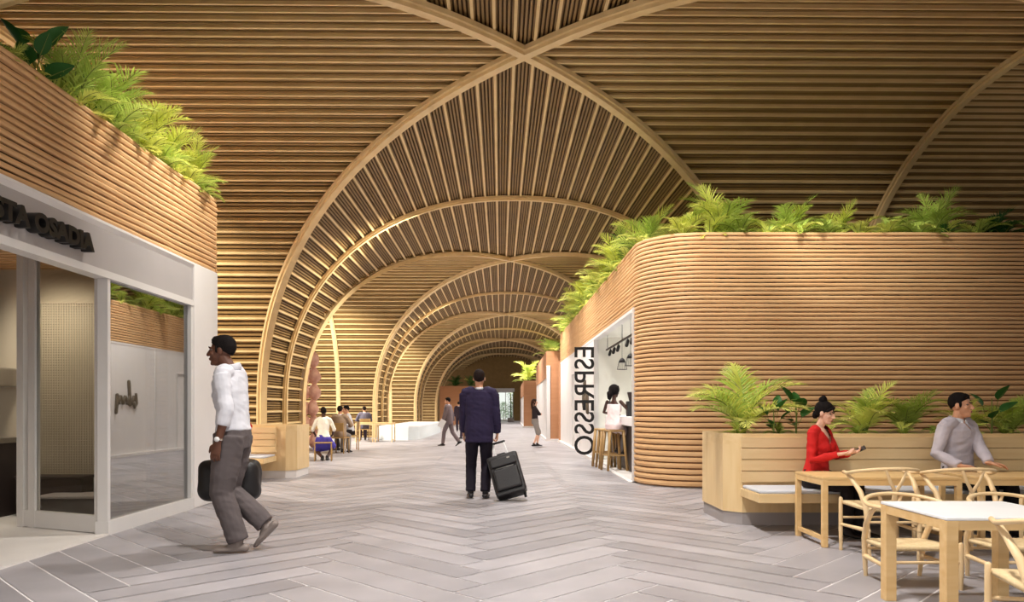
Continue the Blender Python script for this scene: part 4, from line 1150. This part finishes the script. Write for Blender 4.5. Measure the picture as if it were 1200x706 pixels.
# 1 walking man, left
D1 = 6.35
pr, Mw, arms, legs, Mh, child = person('man in white shirt and grey trousers walking left past the shop window', ((274 - VX) * D1 / F, D1, 0), R(90), 1.90,
    dict(lean=3, head=(4, -3, 0), head_fwd=.045, handL=(-.235, .035, .885), elbowL=(-.25, -1, -.1), dirL=(.05, .22, -1), palmL=(1, 0, 0), thumbL=(0, 1, 0), curlL=24,
         handR=(.26, .07, .86), elbowR=(.3, -1, 0), palmR=(-1, 0, 0), curlR=70, ankleL=(-.07, -.065, .085), ankleR=(.08, -.235, .20), toeL=(-.05, 1, -.02), toeR=(.05, .72, -.69), kneeR=(.05, 1, .3)),
    dict(skin='skin_dark', top='shirt_white', collar='shirt_white', trousers='trouser_grey', shoes='shoe_grey', hair='hair_black', sleeve=.72, rolled=True, hem=.045, fold=.006, flare=.1, leg=1.22, lips='skin_dark'), .0055, True)
a = arms[-1]; wv = (a[2] - a[1]).normalized(); mb = MB(); c = a[2] - wv * .03
mb.tube([c - wv * .008, c + wv * .008], .034, 14, dome=False); mb.tube([c - Vector((.034, 0, 0)), c - Vector((.042, 0, 0))], .02, 14, mi=1, dome=False); child('watch', mb.mesh('watch', ['gold', 'white_table']))
mb = MB()
c = Pc = Mw @ arms[1][2]
bag = empty('duffel_bag', (-2.56, c.y, .41), R(90), 'black soft bag carried low behind the walking man\'s legs', 'bag')
mb.bevbox(-.12, .12, -.275, .265, 0, .37, .09, seg=5); b_ = remesh(mb, 'bag_body', 'black', .008, 4, .008, 5, fscale=(6, 6, 6)); o = bpy.data.objects.new('bag_body', b_); COL.objects.link(o); o.parent = bag
hz = c.z - .41 - .085
for sx in (-.035, .035): MB().tube([(sx * 2, -.13, .3), (sx, -.06, hz - .03), (0, 0, hz), (sx, .05, hz - .03), (sx * 2, .12, .3)], .011, 8).build('handle', 'black', bag)
MB().bevbox(-.125, -.1, -.15, .14, .05, .22, .01).build('front_pocket', 'black', bag)

# 2 suited man with suitcase
D2 = 10.1
pr, Mw, arms, legs, Mh, child = person('man in navy suit seen from behind, pulling a black suitcase', ((561.5 - VX) * D2 / F, D2, 0), R(0), 1.80,
    dict(lean=0, head=(0, 2, 0), handR=(.245, .06, .865), dirR=(.0, .1, -1), curlR=75, handL=(-.215, .13, .87), curlL=40, ankleL=(-.115, 0, .085), ankleR=(.085, -.03, .085)),
    dict(skin='skin_tan', top='suit_navy', jacket=True, trousers='suit_trouser', shoes='shoe_black', hair='hair_dark', hem=-.17, leg=.98, fold=.004), .0055)
hx = Mw @ (arms[1][2] + Vector((0, .01, -.09)))
sb = Vector((.05, 9.80, .045)); vec = hx - sb; Lh = vec.length
case = empty('suitcase', sb, 0, 'black wheeled suitcase leaning on its extended handle behind the suited man', 'suitcase')
zz = vec.normalized(); xx = Vector((1, -.12, 0)); xx = (xx - zz * xx.dot(zz)).normalized(); yy = zz.cross(xx)
case.rotation_euler = Matrix((xx, yy, zz)).transposed().to_euler()
M['case_black'] = mat('case_black', srgb(30, 27, 29), .4, var=.12, scale=(14, 14, 14), bump=.3, bscale=120)
MB().bevbox(-.215, .215, -.11, .11, .05, .62, .035, seg=3).build('case_shell', 'case_black', case)
MB().bevbox(-.175, .175, -.155, -.105, .09, .40, .03, seg=3).build('front_pocket', 'case_black', case)
MB().bevbox(-.18, .18, -.14, -.105, .43, .56, .02, seg=3).build('upper_pocket', 'case_black', case)
MB().bevbox(-.195, .195, -.125, .12, .03, .075, .012).build('base_frame', 'black', case)
MB().tube([(-.12, -.108, .415), (.12, -.108, .415)], .008, 6).build('zip', 'steel', case)
MB().tube([(-.07, -.02, .615), (-.05, -.02, .65), (.05, -.02, .65), (.07, -.02, .615)], .012, 8).build('carry_handle', 'black', case)
for sx in (-.1, .1): MB().tube([(sx * .95, .06, .6), (sx * .75, .06, Lh - .03)], .009, 8).build('handle_rod', 'white_table', case)
MB().tube([(-.085, .06, Lh - .02), (.085, .06, Lh - .02)], .016, 10).build('handle_grip', 'black', case)
for sx in (-.17, .17): MB().tube([(sx - .018, .07, .025), (sx + .018, .07, .025)], .045, 14, dome=False).build('wheel', 'black', case)
MB().bevbox(.06, .1, -.147, -.139, .52, .54, .003).build('badge', 'steel', case)

# 3 woman in red, seated
sx3 = Vector(((956 - VX) * 7.42 / F, 7.42, 0))
pr, Mw, arms, legs, Mh, child = person('woman in red blouse and black trousers on the planter bench, looking at her phone', sx3, R(-152), 1.68,
    dict(pelvis=(0, 0, .57), lean=5, twist=14, head=(20, -16, 0), head_fwd=.03, handR=('w', 3.22, 7.10, .80), handL=('w', 3.33, 7.13, .805), elbowR=(.5, -.6, -1), elbowL=(-.5, -.5, -1),
         dirR=('w', .75, -.25, .15), palmR=('w', 0, -.2, 1), thumbR=('w', .1, -1, .3), curlR=25, dirL=('w', .7, -.5, .25), palmL=('w', -.2, -.2, 1), thumbL=('w', -.3, -.8, .3), curlL=40,
         ankleL=(-.10, .46, .085), ankleR=(.06, .42, .085), kneeL=(0, 1, 1), kneeR=(0, 1, 1)),
    dict(skin='skin_fair', fem=True, top='blouse_red', trousers='black_cloth', shoes='shoe_black', hairstyle='bun', hem=-.0, neck=.49, vneck=(.37, .075), topname='blouse', fold=.005, leg=.92), .0052, True)
hm_ = Mw @ arms[-1][2]
ph = empty('phone', (hm_.x + .075, hm_.y - .045, hm_.z + .03), R(-20), 'dark phone held by the woman in red', 'phone'); ph.rotation_euler = (R(25), R(-28), R(-25))
MB().bevbox(-.075, .075, -.037, .037, 0, .009, .003).build('phone_body', 'black', ph); MB().box(-.068, .068, -.032, .032, .009, .0095).build('screen', 'dark_counter', ph)

# 4 seated man
sx4 = Vector(((1122 - VX) * 7.42 / F, 7.42, 0))
pr, Mw, arms, legs, Mh, child = person('man in pale grey shirt seated on the planter bench, looking right', sx4, R(-160), 1.80,
    dict(pelvis=(0, 0, .555), lean=0, twist=6, head=(20, -2, 0), head_fwd=.015, handR=('w', 4.40, 7.08, .69), handL=('w', 4.68, 7.06, .70), elbowR=(.45, -.8, -.6), elbowL=(-.45, -.9, -.4),
         dirR=('w', .8, -.3, -.05), palmR=('w', 0, 0, -1), thumbR=('w', .3, .8, 0), dirL=('w', .75, -.3, -.1), palmL=('w', -.1, 0, -1), thumbL=('w', 0, -1, 0), curlR=25, curlL=25,
         ankleL=(-.14, .46, .085), ankleR=(.12, .44, .085), kneeL=(-.2, 1, 1), kneeR=(.1, 1, 1)),
    dict(skin='skin_tan', top='shirt_lilac', vneck=(.44, .05), collar='shirt_white', trousers='black_cloth', shoes='shoe_black', hair='hair_black', hem=.0, fold=.006), .0055, True)

# 5 woman at the bar
pr, Mw, arms, legs, Mh, child = person('woman in pale pink dress with dark hair seated on a bar stool, back turned', (2.06, 14.4, 0), R(-38), 1.68,
    dict(pelvis=(0, 0, .955), lean=4, head=(-10, -6, 0), handL=(-.14, .33, 1.18), handR=(.16, .34, 1.18), elbowL=(-1, -.2, -.6), elbowR=(1, -.2, -.6), dirL=(.2, 1, 0), dirR=(-.2, 1, 0), palmL=(0, 0, -1), palmR=(0, 0, -1),
         ankleL=(-.09, .33, .43), ankleR=(.09, .30, .40), kneeL=(0, 1, 1), kneeR=(0, 1, 1), toeL=(0, 1, -.3), toeR=(0, 1, -.3)),
    dict(skin='skin_deep', fem=True, top='dress_pink', skirt='dress_pink', skirtname='dress_skirt', topname='dress', shoes='shoe_black', hairstyle='puff', sleeve=0, hem=-.02, neck=.43), .009)
# 6 woman at right, far
person('long-haired woman in dark top and grey skirt standing with folded arms by the far kiosk', ((627 - VX) * 23.6 / F, 23.6, 0), R(-78), 1.57,
    dict(lean=-3, head=(-8, 0, 0), handL=(.08, .19, 1.17), handR=(-.08, .21, 1.2), elbowL=(-1, .1, -.6), elbowR=(1, .1, -.6), dirL=(1, .1, .1), dirR=(-1, .1, .1), palmL=(0, -1, 0), palmR=(0, -1, 0), thumbL=(0, 0, 1), thumbR=(0, 0, 1), ankleL=(-.08, .1, .1), ankleR=(.09, -.07, .1)),
    dict(skin='skin_fair', fem=True, top='top_black', skirt='skirt_grey', skirt_len=1.0, shoes='shoe_black', hairstyle='long', hair='hair_brown', hem=.0), .010)
# 7 walking man, far
pr, Mw, arms, legs, Mh, child = person('man in taupe suit striding left in the middle distance, white paper in hand', ((526 - VX) * 24.1 / F, 24.1, 0), R(75), 1.62,
    dict(lean=3, head=(10, -4, 0), ankleL=(-.08, .20, .09), ankleR=(.08, -.36, .16), toeR=(0, .85, -.5), handL=(-.25, .16, .84), handR=(.25, -.1, .86), curlL=60),
    dict(skin='skin_tan', top='suit_taupe', jacket=True, trousers='suit_taupe', shoes='shoe_black', hem=-.16), .011)
c = Mw @ arms[-1][2]
o = MB().bevbox(-.006, .006, -.1, .1, -.14, .14, .002).build('newspaper', 'white_table', loc=(c.x - .02, c.y - .06, c.z - .07)); o.rotation_euler = (R(30), 0, R(75)); tag(o, 'folded white paper in the hand of the striding man in taupe', 'paper')
# 8, 9 figures beside the suited man
person('person in dark suit walking away, smallest figure just left of the navy suit', ((537.5 - VX) * 39 / F, 39, 0), R(5), 1.62, dict(ankleL=(-.08, .15, .09), ankleR=(.08, -.2, .11)),
    dict(skin='skin_tan', top='suit_dark', jacket=True, trousers='suit_dark', shoes='shoe_black', hem=-.16), .014)
person('person in dark suit mostly hidden behind the left arm of the navy suit', ((546 - VX) * 29.5 / F, 29.5, 0), R(60), 1.60, dict(ankleL=(-.08, .2, .09), ankleR=(.08, -.2, .12)),
    dict(skin='skin_tan', top='suit_dark', jacket=True, trousers='suit_dark', shoes='shoe_black', hem=-.16), .014)
# 10-13 seated group, left distance
sit = dict(pelvis=(0, 0, .565), ankleL=(-.1, .4, .085), ankleR=(.1, .4, .085), kneeL=(0, 1, 1), kneeR=(0, 1, 1), handL=(-.15, .34, .78), handR=(.15, .34, .78), elbowL=(-1, -.6, -.6), elbowR=(1, -.6, -.6), dirL=(.3, 1, 0), dirR=(-.3, 1, 0), palmL=(0, 0, -1), palmR=(0, 0, -1))
p10 = dict(sit); p10.update(ankleL=(-.02, -.05, .085), ankleR=(.09, .05, .085), kneeL=(-.5, 1, .5), kneeR=(.5, 1, .5), lean=2, handL=(-.2, .25, .62), handR=(.2, .25, .62))
person('seated woman in cream blouse and blue skirt, her back to the camera', (-4.45, 17.35, 0), R(12), 1.64, p10, dict(skin='skin_deep', fem=True, top='blouse_cream', skirt='skirt_blue', shoes='shoe_black', hairstyle='short', hem=.03, sleeve=.6, topname='blouse'), .009)
person('seated person in grey-brown jacket at the left distance table', (-4.72, 20.2, 0), R(-10), 1.68, sit, dict(skin='skin_tan', top='jacket_taupe', jacket=True, trousers='skirt_grey', shoes='shoe_black', hem=-.1, hairstyle='short'), .011)
p12 = dict(sit); p12.update(lean=12, head=(0, -10, 0))
pr, Mw, arms, legs, Mh, child = person('seated person in white shirt leaning over the left distance table', (-4.75, 21.75, 0), R(110), 1.72, p12, dict(skin='skin_tan', top='shirt_white', trousers='black_cloth', shoes='shoe_black', hem=0), .011)
person('person in grey suit seated farthest away by the low railing of tables', (-5.66, 28.3, 0), R(20), 1.70, sit, dict(skin='skin_tan', top='suit_grey', jacket=True, trousers='suit_dark', shoes='shoe_black', hem=-.1), .012)
# 14 red figure on the left bench, mostly hidden by the walking man
p14 = dict(sit); p14.update(lean=0, handL=(-.12, .3, .60), handR=(.2, .22, .62))
person('person in red top on the left bench, mostly hidden by the walking man', (-4.66, 12.62, 0), R(180), 1.60, p14, dict(skin='skin_fair', fem=True, top='blouse_red', trousers='light_trouser', shoes='shoe_black', hem=0, hairstyle='bun', topname='blouse'), .010)
# ------------------------------------------------------------------ light
w = bpy.data.worlds.new('sky'); SC.world = w; w.use_nodes = True
nt = w.node_tree; bg = nt.nodes['Background']; bg.inputs[0].default_value = (1.0, 0.97, 0.93, 1); bg.inputs[1].default_value = 0.8
def spot(x, y, z, energy, ang=110, blend=0.9, radius=0.25, col=(1, 0.955, 0.90), tgt=None):
    l = bpy.data.lights.new('unseen_spot', 'SPOT'); l.energy = energy; l.spot_size = R(ang); l.spot_blend = blend; l.shadow_soft_size = radius; l.color = col
    o = bpy.data.objects.new('unseen_spot', l); COL.objects.link(o); o.location = (x, y, z)
    if tgt:
        d = Vector(tgt) - Vector((x, y, z)); o.rotation_euler = d.to_track_quat('-Z', 'Y').to_euler()
    return o
for y, e in ((3.5, 1300), (8.0, 850), (13.0, 950), (18.2, 1500), (25.5, 2000), (33.0, 2100), (40.3, 2100), (47.7, 2100), (55, 2100), (66, 900)):  # added downlights below the crown, without fixtures, to light the closed hall
    spot(XC, y, 6.2, e, 120)
# unseen warm spots added to brighten the side vault walls and piers
for i, y in enumerate((10.7, 25.5, 40.3, 55)):
    for x in ((-9.0,) if i == 0 else (-8.0, 8.0)):
        spot(x, y, 5.2, 3400, 140, col=(1, .93, .8))
for x, y, z, e, t in ((-7.4, 12.8, 5.0, 1100, (-6.9, 16.4, 1.6)), (-2.2, 18.2, 6.0, 1500, (-5.7, 18.0, 2.0)), (-7.4, 27.2, 5.0, 1300, (-6.9, 31.2, 1.6)), (-2.4, 33.0, 6.0, 1300, (-5.9, 33.0, 2.0)), (-7.4, 42.0, 5.0, 1300, (-6.9, 46.0, 1.6))):
    spot(x, y, z, e * .75, 110, col=(1, .93, .8), tgt=t)
# spotlights on the roof planting
for x, y, tx, ty in ((1.2, 9.0, 3.6, 11.8), (3.6, 9.2, 5.4, 11.8), (0.6, 15.2, 2.3, 15.5), (0.6, 20.5, 2.3, 21.0), (-2.2, 7.6, -4.1, 7.9), (-2.2, 9.6, -4.1, 9.3), (0.2, 45, 1.6, 48)):
    spot(x, y, 6.1, 480, 60, .8, .12, (1, .95, .85), (tx, ty, 4.2))
spot(3.3, 6.6, 6.1, 900, 62, .9, .2, (1, .95, .86), (3.6, 8.3, 1.0))
# lamps in the espresso bar and the left shop
for y in (13.2, 15.6): spot(3.4, y, 2.9, 230, 140, col=(.98, 1, .93))
spot(-5.3, 7.9, 2.85, 90, 130, col=(1, .9, .74), tgt=(-5.2, 8.6, 1.2)); spot(-7, 6.5, 2.85, 60, 140, col=(1, .9, .76))
spot(5.2, 6.8, 6.1, 1300, 100, tgt=(5.6, 11.3, 2.0)); spot(1.0, 8.5, 6.1, 500, 90, tgt=(2.6, 11.6, 2.2)); spot(4.6, 4.2, 6.0, 780, 120); spot(-4.4, 3.2, 6.0, 700, 120)  # unseen fill spots added over the kiosk front, near tables and left front
SC.view_settings.exposure = 0.45
